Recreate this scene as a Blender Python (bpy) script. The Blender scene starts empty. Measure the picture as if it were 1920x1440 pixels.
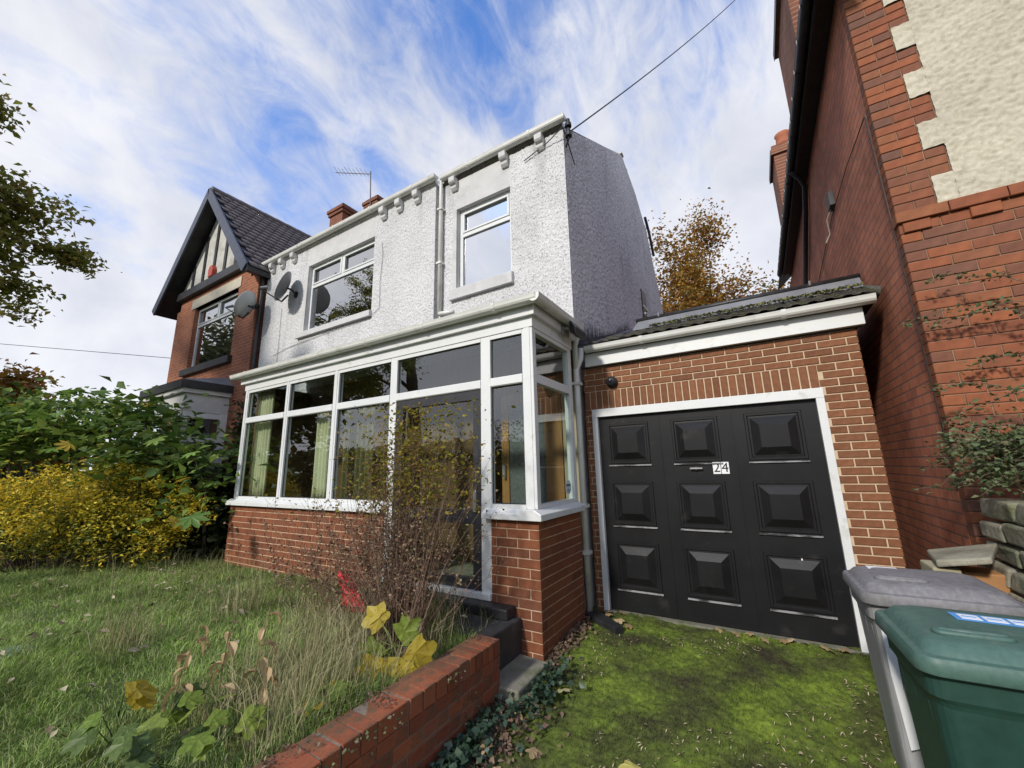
import bpy, math, random
import numpy as np
from mathutils import Vector, Matrix
rnd = random.Random(7); rng = np.random.default_rng(11)
sc = bpy.context.scene
COL = sc.collection
# ------------------------------------------------------------------ camera
H = 1.565
yaw, pit, rol = math.radians(31.192), math.radians(12.0155), math.radians(-1.2575)
fw = Vector((-math.sin(yaw)*math.cos(pit), math.cos(yaw)*math.cos(pit), math.sin(pit)))
rt = Vector((math.cos(yaw), math.sin(yaw), 0)); up = rt.cross(fw)
r2 = rt*math.cos(rol)+up*math.sin(rol); u2 = up*math.cos(rol)-rt*math.sin(rol)
cd = bpy.data.cameras.new('camera'); cam = bpy.data.objects.new('camera', cd); COL.objects.link(cam)
m = Matrix((r2, u2, -fw)).transposed().to_4x4(); m.translation = Vector((0, 0, H)); cam.matrix_world = m
cd.sensor_fit = 'HORIZONTAL'; cd.sensor_width = 36; cd.lens = 36*750.81/1920; cd.clip_start = .05; cd.clip_end = 3000
sc.camera = cam
# ------------------------------------------------------------------ sky and sun
SUN = Vector((-.12, -.85, .54)).normalized()
w = bpy.data.worlds.new('World'); sc.world = w; w.use_nodes = True
nt = w.node_tree; N = nt.nodes; L = nt.links; N.clear()
def nd(t, **k):
    n = N.new(t)
    for a, b in k.items():
        if a.startswith('i_'): n.inputs[int(a[2:])].default_value = b
        else: setattr(n, a, b)
    return n
def mth(op, a, b=None, clamp=False):
    n = nd('ShaderNodeMath', operation=op, use_clamp=clamp)
    for i, x in enumerate((a, b)):
        if x is None: continue
        if isinstance(x, (int, float)): n.inputs[i].default_value = x
        else: L.new(x, n.inputs[i])
    return n.outputs[0]
sky = nd('ShaderNodeTexSky', sky_type='NISHITA', sun_disc=False, sun_elevation=math.asin(SUN.z), sun_rotation=math.atan2(SUN.x, SUN.y),
         altitude=100, air_density=1.0, dust_density=.6, ozone_density=2.5)
tc = nd('ShaderNodeTexCoord'); sp = nd('ShaderNodeSeparateXYZ'); L.new(tc.outputs['Generated'], sp.inputs[0])
zz = mth('MAXIMUM', mth('ADD', sp.outputs[2], .10), .06)
px = mth('DIVIDE', sp.outputs[0], zz); py = mth('DIVIDE', sp.outputs[1], zz)
cb = nd('ShaderNodeCombineXYZ'); L.new(px, cb.inputs[0]); L.new(py, cb.inputs[1])
def cloudnoise(rot, scl, loc, scale, detail, rough, dist, src=None):
    mp = nd('ShaderNodeMapping'); mp.inputs['Rotation'].default_value = (0, 0, rot); mp.inputs['Scale'].default_value = scl; mp.inputs['Location'].default_value = loc
    L.new(src or cb.outputs[0], mp.inputs[0])
    no = nd('ShaderNodeTexNoise'); no.inputs['Scale'].default_value = scale; no.inputs['Detail'].default_value = detail
    no.inputs['Roughness'].default_value = rough; no.inputs['Distortion'].default_value = dist
    L.new(mp.outputs[0], no.inputs[0]); return no.outputs[0]
streak = cloudnoise(-math.radians(26), (1.55, .72, 1), (3.1, 1.7, 0), 1.25, 7, .52, .8)
puff = cloudnoise(0, (1, 1, 1), (7.3, 2.2, 0), 2.6, 9, .54, .35, tc.outputs['Generated'])
fine = cloudnoise(-math.radians(10), (1.8, .8, 1), (1.3, 4.2, 0), 9.0, 9, .64, .6, tc.outputs['Generated'])
# coverage grows towards the horizon, where the layer is seen edge-on
hz = nd('ShaderNodeMapRange'); L.new(sp.outputs[2], hz.inputs[0]); hz.inputs[1].default_value = .0; hz.inputs[2].default_value = .85; hz.inputs[3].default_value = .25; hz.inputs[4].default_value = -.065
sm = mth('ADD', mth('ADD', mth('MULTIPLY', streak, .46), mth('MULTIPLY', puff, .40)), mth('MULTIPLY', fine, .30))
sm = mth('ADD', sm, hz.outputs[0])
rp = nd('ShaderNodeValToRGB'); L.new(sm, rp.inputs[0]); e = rp.color_ramp
e.elements[0].position = .405; e.elements[0].color = (0, 0, 0, 1); e.elements[1].position = .665; e.elements[1].color = (.96, .96, .96, 1)
e.interpolation = 'EASE'
# cloud self shading: a second, offset look-up makes grey undersides
sh = cloudnoise(0, (1, 1, 1), (7.36, 2.16, .1), 3.4, 8, .55, .3, tc.outputs['Generated'])
cr = nd('ShaderNodeValToRGB'); L.new(sh, cr.inputs[0]); cr.color_ramp.elements[0].position = .32; cr.color_ramp.elements[0].color = (3.3, 3.45, 3.9, 1)
cr.color_ramp.elements[1].position = .62; cr.color_ramp.elements[1].color = (4.75, 4.75, 4.9, 1)
tint = nd('ShaderNodeMixRGB', blend_type='MULTIPLY'); tint.inputs[0].default_value = 1; tint.inputs[2].default_value = (.88, 1.22, 1.70, 1); L.new(sky.outputs[0], tint.inputs[1])
mx = nd('ShaderNodeMixRGB'); L.new(rp.outputs[0], mx.inputs[0]); L.new(tint.outputs[0], mx.inputs[1]); L.new(cr.outputs[0], mx.inputs[2])
bg = nd('ShaderNodeBackground'); bg.inputs[1].default_value = .13; L.new(mx.outputs[0], bg.inputs[0])
wo = nd('ShaderNodeOutputWorld'); L.new(bg.outputs[0], wo.inputs[0])
sl = bpy.data.lights.new('sun', 'SUN'); sl.energy = 2.3; sl.angle = math.radians(5); sl.color = (1, .94, .85)
so = bpy.data.objects.new('sun', sl); COL.objects.link(so); so.rotation_euler = (-SUN).to_track_quat('-Z', 'Y').to_euler(); so.location = SUN*40
vs = sc.view_settings; vs.view_transform = 'Standard'; vs.look = 'None'; vs.exposure = 0.62; vs.gamma = 1; vs.use_curve_mapping = False
sc.cycles.use_denoising = True; sc.cycles.max_bounces = 7; sc.cycles.transparent_max_bounces = 16
sc.cycles.diffuse_bounces = 4; sc.cycles.glossy_bounces = 3; sc.cycles.transmission_bounces = 4; sc.cycles.caustics_reflective = False; sc.cycles.caustics_refractive = False

# ------------------------------------------------------------------ materials
def mk(name, cols, src='noise', scale=5., detail=6., rough=.8, bump=0., bscale=60., metal=0., spec=.4, mott=0., mscale=30., trans=0., stretch=(1, 1, 1), lo=.3, hi=.7, bdist=.01, dirt=None, dstretch=None):
    M = bpy.data.materials.new(name); M.use_nodes = True; t = M.node_tree; n = t.nodes; l = t.links
    b = n['Principled BSDF']; b.inputs['Roughness'].default_value = rough; b.inputs['Metallic'].default_value = metal; b.inputs['Specular IOR Level'].default_value = spec
    tcn = n.new('ShaderNodeTexCoord'); mp = n.new('ShaderNodeMapping'); mp.inputs['Scale'].default_value = stretch; l.new(tcn.outputs['Object'], mp.inputs[0])
    mp0 = mp
    def noise(s, d=5., r=.6, mp=None):
        mp = mp or mp0
        x = n.new('ShaderNodeTexNoise'); x.inputs['Scale'].default_value = s; x.inputs['Detail'].default_value = d; x.inputs['Roughness'].default_value = r
        l.new(mp.outputs[0], x.inputs[0]); return x.outputs[0]
    if src == 'noise': f = noise(scale, detail)
    elif src == 'rand': f = n.new('ShaderNodeObjectInfo').outputs['Random']; lo, hi = 0, 1
    else: f = n.new('ShaderNodeNewGeometry').outputs['Random Per Island']; lo, hi = 0, 1
    r = n.new('ShaderNodeValToRGB'); el = r.color_ramp.elements
    for i, c in enumerate(cols):
        p = lo+(hi-lo)*(i/max(1, len(cols)-1))
        x = el[i] if i < 2 else el.new(p)
        x.position = p; x.color = (*c, 1)
    if len(cols) == 1: el[1].position = hi; el[1].color = (*cols[0], 1)
    l.new(f, r.inputs[0]); c = r.outputs[0]
    def mul(c, fac_out, a, bb):
        mr = n.new('ShaderNodeMapRange'); l.new(fac_out, mr.inputs[0]); mr.inputs[1].default_value = .3; mr.inputs[2].default_value = .7
        mr.inputs[3].default_value = a; mr.inputs[4].default_value = bb
        x = n.new('ShaderNodeMixRGB'); x.blend_type = 'MULTIPLY'; x.inputs[0].default_value = 1; l.new(c, x.inputs[1]); l.new(mr.outputs[0], x.inputs[2]); return x.outputs[0]
    if mott: c = mul(c, noise(mscale), 1-mott, 1+mott)
    if dirt:   # (colour, scale, lo, hi): stains with a shape of their own
        mp2 = mp
        if dstretch: mp2 = n.new('ShaderNodeMapping'); mp2.inputs['Scale'].default_value = dstretch; l.new(tcn.outputs['Object'], mp2.inputs[0])
        dr = n.new('ShaderNodeMapRange'); l.new(noise(dirt[1], 8, .65, mp2), dr.inputs[0]); dr.inputs[1].default_value = dirt[2]; dr.inputs[2].default_value = dirt[3]
        x = n.new('ShaderNodeMixRGB'); l.new(dr.outputs[0], x.inputs[0]); l.new(c, x.inputs[1]); x.inputs[2].default_value = (*dirt[0], 1); c = x.outputs[0]
    l.new(c, b.inputs['Base Color'])
    if bump:
        bn = n.new('ShaderNodeBump'); bn.inputs['Strength'].default_value = bump; bn.inputs['Distance'].default_value = bdist; l.new(noise(bscale, 6), bn.inputs['Height']); l.new(bn.outputs[0], b.inputs['Normal'])
    if trans:
        tr = n.new('ShaderNodeBsdfTranslucent'); l.new(c, tr.inputs[0]); ms = n.new('ShaderNodeMixShader'); ms.inputs[0].default_value = trans
        l.new(b.outputs[0], ms.inputs[1]); l.new(tr.outputs[0], ms.inputs[2]); l.new(ms.outputs[0], n['Material Output'].inputs[0])
    return M
def mkbrick(name, c1, c2, mortar, bw, bh, ms, axis, stain=.35, bump=.5):
    M = bpy.data.materials.new(name); M.use_nodes = True; t = M.node_tree; n = t.nodes; l = t.links; b = n['Principled BSDF']; b.inputs['Roughness'].default_value = .85; b.inputs['Specular IOR Level'].default_value = .25
    tcn = n.new('ShaderNodeTexCoord'); s = n.new('ShaderNodeSeparateXYZ'); l.new(tcn.outputs['Object'], s.inputs[0]); cbn = n.new('ShaderNodeCombineXYZ')
    l.new(s.outputs[axis], cbn.inputs[0]); l.new(s.outputs[2], cbn.inputs[1])
    br = n.new('ShaderNodeTexBrick'); l.new(cbn.outputs[0], br.inputs[0]); br.inputs['Color1'].default_value = (*c1, 1); br.inputs['Color2'].default_value = (*c2, 1); br.inputs['Mortar'].default_value = (*mortar, 1)
    br.inputs['Scale'].default_value = 1; br.inputs['Brick Width'].default_value = bw; br.inputs['Row Height'].default_value = bh; br.inputs['Mortar Size'].default_value = ms; br.inputs['Mortar Smooth'].default_value = .2; br.inputs['Bias'].default_value = -.1
    no = n.new('ShaderNodeTexNoise'); no.inputs['Scale'].default_value = 1.3; no.inputs['Detail'].default_value = 9; no.inputs['Roughness'].default_value = .68; l.new(tcn.outputs['Object'], no.inputs[0])
    mr = n.new('ShaderNodeMapRange'); l.new(no.outputs[0], mr.inputs[0]); mr.inputs[1].default_value = .35; mr.inputs[2].default_value = .7; mr.inputs[3].default_value = 1+stain*.4; mr.inputs[4].default_value = 1-stain
    x = n.new('ShaderNodeMixRGB'); x.blend_type = 'MULTIPLY'; x.inputs[0].default_value = 1; l.new(br.outputs[0], x.inputs[1]); l.new(mr.outputs[0], x.inputs[2]); l.new(x.outputs[0], b.inputs['Base Color'])
    bn = n.new('ShaderNodeBump'); bn.invert = True; bn.inputs['Strength'].default_value = bump; bn.inputs['Distance'].default_value = .008; l.new(br.outputs['Fac'], bn.inputs['Height']); l.new(bn.outputs[0], b.inputs['Normal'])
    return M
def mkglass(name, refl, tint=(.9, .95, .93)):
    M = bpy.data.materials.new(name); M.use_nodes = True; t = M.node_tree; n = t.nodes; l = t.links; n.remove(n['Principled BSDF'])
    tr = n.new('ShaderNodeBsdfTransparent'); tr.inputs[0].default_value = (*tint, 1); gl = n.new('ShaderNodeBsdfGlossy'); gl.inputs['Roughness'].default_value = .008; gl.inputs[0].default_value = (1, 1, 1, 1)
    no = n.new('ShaderNodeTexNoise'); no.inputs['Scale'].default_value = 1.6; tcn = n.new('ShaderNodeTexCoord'); l.new(tcn.outputs['Object'], no.inputs[0])
    bn = n.new('ShaderNodeBump'); bn.inputs['Strength'].default_value = .12; bn.inputs['Distance'].default_value = .02; l.new(no.outputs[0], bn.inputs['Height']); l.new(bn.outputs[0], gl.inputs['Normal'])
    fr = n.new('ShaderNodeFresnel'); fr.inputs[0].default_value = 1.52
    ad0 = n.new('ShaderNodeMath'); ad0.operation = 'ADD'; ad0.use_clamp = True; l.new(fr.outputs[0], ad0.inputs[0]); ad0.inputs[1].default_value = refl
    # only the outer face of a pane mirrors; a solid Fresnel on the inner face would mirror totally
    ge = n.new('ShaderNodeNewGeometry'); iv = n.new('ShaderNodeMath'); iv.operation = 'SUBTRACT'; iv.inputs[0].default_value = 1; l.new(ge.outputs['Backfacing'], iv.inputs[1])
    ad = n.new('ShaderNodeMath'); ad.operation = 'MULTIPLY'; l.new(ad0.outputs[0], ad.inputs[0]); l.new(iv.outputs[0], ad.inputs[1])
    ms = n.new('ShaderNodeMixShader'); l.new(ad.outputs[0], ms.inputs[0]); l.new(tr.outputs[0], ms.inputs[1]); l.new(gl.outputs[0], ms.inputs[2]); l.new(ms.outputs[0], n['Material Output'].inputs[0])
    return M

# ------------------------------------------------------------------ mesh helpers
ORG = {}
def org(o): return ORG.get(o.name, Vector((0, 0, 0))) if o else Vector((0, 0, 0))
def tag(o, label=None, cat=None, group=None, kind=None):
    for k, v in (('label', label), ('category', cat), ('group', group), ('kind', kind)):
        if v: o[k] = v
    return o
def thing(name, label, cat, loc=(0, 0, 0), group=None):
    o = bpy.data.objects.new(name, None); o.empty_display_size = .1; COL.objects.link(o); o.location = loc; ORG[o.name] = Vector(loc)
    return tag(o, label, cat, group)
def link(o, parent):
    COL.objects.link(o)
    if parent: o.parent = parent; ORG[o.name] = org(parent)
    return o
class MB:
    def __init__(s): s.v = []; s.f = []
    def add(s, vs, fs):
        k = len(s.v); s.v += [tuple(p) for p in vs]; s.f += [tuple(i+k for i in f) for f in fs]; return s
    def box(s, x0, x1, y0, y1, z0, z1):
        return s.add([(x0, y0, z0), (x1, y0, z0), (x1, y1, z0), (x0, y1, z0), (x0, y0, z1), (x1, y0, z1), (x1, y1, z1), (x0, y1, z1)],
                     [(0, 3, 2, 1), (4, 5, 6, 7), (0, 1, 5, 4), (1, 2, 6, 5), (2, 3, 7, 6), (3, 0, 4, 7)])
    def prism(s, prof, axis, a, b):   # prof: 2-D points, extruded along axis 0/1/2 from a to b
        n = len(prof)
        def P(p, t): return {0: (t, p[0], p[1]), 1: (p[0], t, p[1]), 2: (p[0], p[1], t)}[axis]
        vs = [P(p, a) for p in prof]+[P(p, b) for p in prof]
        return s.add(vs, [tuple(range(n-1, -1, -1)), tuple(range(n, 2*n))]+[(i, (i+1) % n, n+(i+1) % n, n+i) for i in range(n)])
    def loft(s, loops, cap=True):
        n = len(loops[0]); vs = [p for lp in loops for p in lp]; fs = []
        for k in range(len(loops)-1):
            for i in range(n): fs.append((k*n+i, k*n+(i+1) % n, (k+1)*n+(i+1) % n, (k+1)*n+i))
        if cap: fs += [tuple(range(n-1, -1, -1)), tuple(range((len(loops)-1)*n, len(loops)*n))]
        return s.add(vs, fs)
    def tube(s, pts, r, n=6, cap=True):
        pts = [Vector(p) for p in pts]; R = r if isinstance(r, (list, tuple)) else [r]*len(pts); loops = []; ref = None
        for i, p in enumerate(pts):
            d = (pts[min(i+1, len(pts)-1)]-pts[max(i-1, 0)])
            d = d.normalized() if d.length > 1e-9 else Vector((0, 0, 1))
            if ref is None: ref = Vector((0, 0, 1)) if abs(d.z) < .9 else Vector((1, 0, 0))
            a = d.cross(ref).normalized(); b = d.cross(a); ref = a.cross(d)
            loops.append([p+(a*math.cos(2*math.pi*k/n)+b*math.sin(2*math.pi*k/n))*R[i] for k in range(n)])
        return s.loft(loops, cap)
    def disc(s, c, ax, r, h, n=16, r2=None):
        c = Vector(c); ax = Vector(ax).normalized(); return s.tube([c, c+ax*h], [r, r if r2 is None else r2], n)
    def build(s, name, mat, parent=None, smooth=False, bevel=0., kind=None):
        o0 = org(parent); me = bpy.data.meshes.new(name); me.from_pydata([(p[0]-o0.x, p[1]-o0.y, p[2]-o0.z) for p in s.v], [], s.f)
        me.materials.append(mat)
        if smooth: me.polygons.foreach_set('use_smooth', [True]*len(me.polygons))
        me.update(); o = bpy.data.objects.new(name, me); link(o, parent)
        if bevel:
            b = o.modifiers.new('bevel', 'BEVEL'); b.width = bevel; b.segments = 2; b.limit_method = 'ANGLE'
        if kind: o['kind'] = kind
        return o
def npmesh(name, V, F, mat, parent=None, smooth=False, kind=None):
    V = np.asarray(V, np.float32)-np.array(org(parent), np.float32); F = np.asarray(F, np.int32); k = F.shape[1]
    me = bpy.data.meshes.new(name); me.vertices.add(len(V)); me.vertices.foreach_set('co', V.ravel())
    me.loops.add(F.size); me.loops.foreach_set('vertex_index', F.ravel()); me.polygons.add(len(F)); me.polygons.foreach_set('loop_start', np.arange(0, F.size, k, dtype=np.int32))
    if smooth: me.polygons.foreach_set('use_smooth', np.ones(len(F), bool))
    me.materials.append(mat); me.update(calc_edges=True); me.validate(); o = bpy.data.objects.new(name, me); link(o, parent)
    if kind: o['kind'] = kind
    return o
def box(name, mat, parent, x0, x1, y0, y1, z0, z1, bevel=0.): return MB().box(x0, x1, y0, y1, z0, z1).build(name, mat, parent, bevel=bevel)
def vnoise(x, y, s, seed=0):   # smooth value noise, numpy
    g = np.random.default_rng(seed).random((64, 64)); x = np.asarray(x)*s+200; y = np.asarray(y)*s+200
    xi = np.floor(x).astype(int); yi = np.floor(y).astype(int); fx = x-xi; fy = y-yi; fx = fx*fx*(3-2*fx); fy = fy*fy*(3-2*fy)
    a = g[xi % 64, yi % 64]; b = g[(xi+1) % 64, yi % 64]; c = g[xi % 64, (yi+1) % 64]; d = g[(xi+1) % 64, (yi+1) % 64]
    return (a*(1-fx)+b*fx)*(1-fy)+(c*(1-fx)+d*fx)*fy
def grid(nu, nv):
    i = np.arange((nu-1)*(nv-1)); r = i//(nu-1)*nu+i % (nu-1); return np.stack([r, r+1, r+nu+1, r+nu], 1)
def rough_rect(name, mat, parent, axis, at, u0, u1, v0, v1, step, amp, flip=False, vtop=None, kind=None, edge=True):
    """roughcast: every pebble of the dash is relief on the mesh. axis 1: wall at y=at facing -y; axis 0: wall at x=at facing +x / -x(flip)"""
    nu = max(2, int((u1-u0)/step)); nv = max(2, int((v1-v0)/step)); U, W = np.meshgrid(np.linspace(u0, u1, nu), np.linspace(0, 1, nv))
    top = np.full_like(U, v1) if vtop is None else vtop(U); Z = v0+W*(top-v0)
    d = rng.random(U.shape); d = (d+.5*(np.roll(d, 1, 0)+np.roll(d, 1, 1)))/2; d = np.clip((d-.25)*1.6, 0, 1.2)*amp
    if edge: d[0] = d[-1] = amp*.3; d[:, 0] = d[:, -1] = amp*.3
    U = U+(rng.random(U.shape)-.5)*step*.5*(W > 0)*(W < 1)
    U[:, 0] = u0; U[:, -1] = u1
    if axis == 1: V = np.stack([U, at-d, Z], -1).reshape(-1, 3); F = grid(nu, nv)
    else: V = np.stack([at+(-d if flip else d), U, Z], -1).reshape(-1, 3); F = grid(nu, nv)
    if flip: F = F[:, ::-1]
    return npmesh(name, V, F, mat, parent, kind=kind)
# bricks: one object each, meshes shared between alike pieces
_BK = {}
def brick_mesh(Lb, Hb, D, mat, var):
    key = (round(Lb, 3), round(Hb, 3), round(D, 3), mat.name, var)
    if key not in _BK:
        q = random.Random(hash(key) & 0xffff); j = lambda a=.0016: q.uniform(-a, a); c = .004
        # face with chamfered arris: inner front loop proud of the outer loop
        fr = [(c+j(), j(.001), c+j()), (Lb-c+j(), j(.001), c+j()), (Lb-c+j(), j(.001), Hb-c+j()), (c+j(), j(.001), Hb-c+j())]
        ou = [(0, c, 0), (Lb, c, 0), (Lb, c, Hb), (0, c, Hb)]; bk = [(0, D, 0), (Lb, D, 0), (Lb, D, Hb), (0, D, Hb)]
        v = fr+ou+bk; f = [(0, 1, 2, 3)]
        for i in range(4):
            k = (i+1) % 4; f += [(4+i, 4+k, k, i), (8+i, 8+k, 4+k, 4+i)]
        f.append((11, 10, 9, 8)); me = bpy.data.meshes.new('brick'); me.from_pydata(v, [], f); me.materials.append(mat); me.update(); _BK[key] = me
    return _BK[key]
def put_brick(parent, p, rotz, Lb, Hb, D, mat, name='brick', tilt=0.):
    o = bpy.data.objects.new(name, brick_mesh(Lb, Hb, D, mat, rnd.randrange(3))); link(o, parent)
    o.location = Vector(p)-org(parent); o.rotation_euler = (0, tilt, rotz); return o
def brickwall(parent, O, rotz, rows, course, Lb, mort, depth, mat, spans, off, jit=.0015, limit=None):
    """O: world point of row 0's lower left outer corner; spans(row) -> [(u0,u1)]; off(row) -> bond offset"""
    c, s = math.cos(rotz), math.sin(rotz); n = 0
    for r in range(rows):
        for (u0, u1) in spans(r):
            k = math.floor((u0-off(r))/Lb)
            while True:
                a = max(u0, off(r)+k*Lb); b = min(u1, off(r)+(k+1)*Lb); k += 1
                if a >= u1-.001: break
                if b-a < .035: continue
                a2 = a+(mort/2 if a > u0 else 0); b2 = b-(mort/2 if b < u1 else 0); pr = rnd.uniform(-jit, jit)
                put_brick(parent, (O[0]+c*a2-s*pr, O[1]+s*a2+c*pr, O[2]+r*course+mort/2), rotz, b2-a2, course-mort, depth, mat); n += 1
    return n
def leaves(P, size, up=.4, fold=.25, aspect=.62, seed=1, stretch=None, down=0.):
    """rhombic leaf blades, folded along the midrib: verts (N*4), quads as two tris each"""
    g = np.random.default_rng(seed); n = len(P); P = np.asarray(P); s = size*(.6+.8*g.random(n))[:, None]
    d = g.normal(size=(n, 3)); d[:, 2] = d[:, 2]*.5-down; d /= np.linalg.norm(d, axis=1)[:, None]+1e-9
    nn = g.normal(size=(n, 3))*(1-up); nn[:, 2] += up*1.6; b = np.cross(nn, d); b /= np.linalg.norm(b, axis=1)[:, None]+1e-9; nn = np.cross(d, b)
    V = np.stack([P-d*s*.5, P+b*s*.5*aspect+nn*s*fold*.5-d*s*.05, P+d*s*.55-nn*s*.1, P-b*s*.5*aspect+nn*s*fold*.5-d*s*.05], 1).reshape(-1, 3)
    i = np.arange(n)*4; F = np.concatenate([np.stack([i, i+1, i+2], 1), np.stack([i, i+2, i+3], 1)]); return V, F
def palm_leaf(lobes, deep, seed=0, droop=.25, fold=.1):
    """lobed leaf blade, unit size, stalk end near the origin, pointing +x"""
    q = random.Random(seed); V = [(.04, 0, 0)]; n = lobes; A0 = -2.5; A1 = 2.5; st = (A1-A0)/n
    for i in range(n):
        for f, rad in ((0, deep), (.26, .5*(1+deep)+.03), (.5, 1.0), (.74, .5*(1+deep)+.03)):
            a = A0+st*(i+f); big = .60+.40*math.cos((A0+st*(i+.5 if f else i))*.62); r = big*rad*(1+q.uniform(-.07, .07))
            x, y = .34+r*.70*math.cos(a), r*.70*math.sin(a); V.append((x, y, -droop*(x*x+y*y)*.6+fold*abs(y)+(.03 if f == 0 else 0)))
    V.append((.30, 0, .02)); c = len(V)-1; k = c-1
    return V, [(c, i, i+1) for i in range(1, k)]+[(c, k, 0), (c, 0, 1)]
def orient(o, d, nrm):
    d = Vector(d).normalized(); b = Vector(nrm).cross(d).normalized(); n2 = d.cross(b); o.rotation_euler = Matrix((d, b, n2)).transposed().to_euler()
# ------------------------------------------------------------------ palette
WHITE = mk('white_upvc', [(.64, .66, .66), (.72, .73, .72)], rough=.35, scale=3, spec=.5, dirt=((.42, .42, .36), 6, .58, .80))
WPAINT = mk('white_masonry_paint', [(.50, .50, .50), (.60, .60, .59)], rough=.8, scale=4, bump=.3, bscale=40, dirt=((.36, .36, .34), 3, .55, .85))
GUTW = mk('white_gutter', [(.62, .62, .58), (.74, .74, .70)], rough=.4, scale=4, dirt=((.36, .36, .30), 5, .56, .86), stretch=(1, 1, 1))
DASH = mk('white_dash', [(.12, .12, .13), (.44, .44, .45), (.585, .585, .585), (.65, .65, .65)], scale=58, detail=4, lo=.33, hi=.57, rough=.9, mott=.10, mscale=1.2, dirt=((.30, .31, .31), 1.6, .56, .82), dstretch=(2.2, 2.2, .35))  # specks here and on the gable: pebbles, dirt, and recess shadow put into colour
DASHG = mk('lightened_gable_dash', [(.20, .20, .22), (.58, .575, .60), (.74, .735, .76), (.80, .80, .82)], scale=38, detail=4, lo=.32, hi=.62, rough=.9, mott=.12, mscale=.9, dirt=((.30, .30, .33), 1.2, .56, .82), dstretch=(2, 2, .4))  # same white dash as the front, colour lightened to offset the gable's shade
CREAM = mk('cream_roughcast', [(.40, .36, .27), (.50, .46, .36), (.56, .52, .42)], scale=30, detail=4, rough=.9, mott=.12, mscale=1.5)
BG = mk('garage_brick', [(.15, .060, .028), (.19, .077, .035), (.22, .09, .041), (.175, .075, .038)], src='rand', rough=.85, mott=.2, mscale=18, bump=.35, bscale=110, bdist=.004, dirt=((.10, .06, .035), 3, .58, .80))
MG = mk('garage_mortar', [(.50, .38, .25), (.62, .48, .33)], scale=20, rough=.95, bump=.4, bscale=200, bdist=.004)
BP = mk('porch_brick', [(.145, .050, .024), (.195, .065, .029), (.23, .076, .033), (.165, .061, .032)], src='rand', rough=.8, mott=.16, mscale=18, bump=.35, bscale=110, bdist=.004, dirt=((.08, .075, .04), 3, .60, .78))
MP = mk('porch_mortar', [(.50, .33, .21), (.60, .44, .30)], scale=14, rough=.95, bump=.4, bscale=200, bdist=.004, dirt=((.2, .09, .05), 2.5, .52, .70))
BN = mk('neighbour_brick', [(.16, .062, .036), (.235, .076, .033), (.275, .088, .035), (.21, .066, .031), (.25, .092, .039), (.185, .07, .039), (.14, .066, .044)], src='rand', rough=.8, mott=.22, mscale=9, bump=.4, bscale=70, bdist=.005, dirt=((.10, .07, .04), 2.2, .56, .75))
MN = mk('neighbour_mortar', [(.16, .09, .06), (.36, .25, .17)], scale=9, rough=.95)
BW = mk('garden_wall_brick', [(.20, .058, .03), (.27, .078, .036), (.33, .10, .045), (.23, .085, .05)], src='rand', rough=.85, mott=.2, mscale=14, bump=.5, bscale=60, bdist=.006, dirt=((.075, .07, .04), 6, .47, .68))
MW = mk('garden_wall_mortar', [(.15, .12, .09), (.25, .21, .16)], scale=14, rough=.95, bump=.5)
SIDEB = mkbrick('side_wall_brick', (.52, .195, .11), (.41, .15, .095), (.24, .135, .10), .235, .0795, .008, 1, .45)
LEFTB = mkbrick('left_house_brick', (.36, .125, .065), (.27, .09, .05), (.33, .21, .14), .235, .0795, .010, 0, .25)
CHIM = mkbrick('chimney_brick', (.25, .09, .05), (.18, .065, .04), (.26, .19, .14), .235, .08, .011, 1, .4)
CHIMX = mkbrick('chimney_brick_front', (.24, .08, .045), (.17, .06, .038), (.2, .13, .09), .235, .08, .011, 0, .4)
BLACK = mk('black_paint', [(.018, .018, .02), (.03, .03, .033)], rough=.45, scale=6, mott=.2, mscale=12)
GDOOR = mk('black_garage_door_paint', [(.008, .008, .009), (.014, .014, .015)], rough=.40, scale=3, spec=.28, bump=.05, bscale=30, dirt=((.045, .042, .038), 4, .60, .82))
LEDGEM = mk('mottled_black_ledge', [(.02, .02, .02), (.05, .05, .05), (.30, .30, .30)], rough=.4, scale=9, lo=.30, hi=.55, stretch=(.5, 1, 1))  # black mottled with pale grey, for the strips under the door panels
BLUEBLK = mk('blue_black_bargeboard', [(.045, .055, .085), (.07, .082, .12)], rough=.5, scale=4)
TILE = mk('dark_roof_tile', [(.055, .05, .045), (.09, .08, .07)], src='rand', rough=.85, mott=.3, mscale=9, bump=.4, bscale=90, dirt=((.10, .11, .04), 6, .52, .72))
TILEL = mk('plum_roof_tile', [(.10, .088, .095), (.13, .115, .12), (.16, .138, .14)], src='island', rough=.8, mott=.15)
LEAD = mk('lead_flashing', [(.13, .135, .15), (.20, .205, .22)], rough=.6, scale=4, mott=.15, mscale=3)
FELT = mk('roof_felt', [(.04, .04, .042), (.07, .07, .07)], rough=.9, scale=6)
BITU = mk('bitumen', [(.02, .019, .03), (.045, .042, .06)], rough=.6, scale=8)
STONE = mk('sandstone', [(.16, .15, .11), (.27, .25, .19), (.34, .32, .25)], rough=.9, scale=5, bump=.6, bscale=25, bdist=.02, dirt=((.10, .115, .05), 4, .5, .7))
SLAB = mk('paving_stone', [(.16, .155, .12), (.24, .23, .185)], rough=.9, scale=5, bump=.4, bscale=50, dirt=((.09, .11, .045), 4, .48, .68))
STEPM = mk('worn_black_step', [(.022, .022, .024), (.04, .04, .043), (.10, .10, .105)], rough=.6, scale=4, lo=.35, hi=.8, bump=.3, bscale=60)
WOOD = mk('varnished_wood', [(.24, .11, .03), (.36, .18, .06), (.30, .14, .04)], rough=.4, scale=3, stretch=(9, 9, .6))
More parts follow.
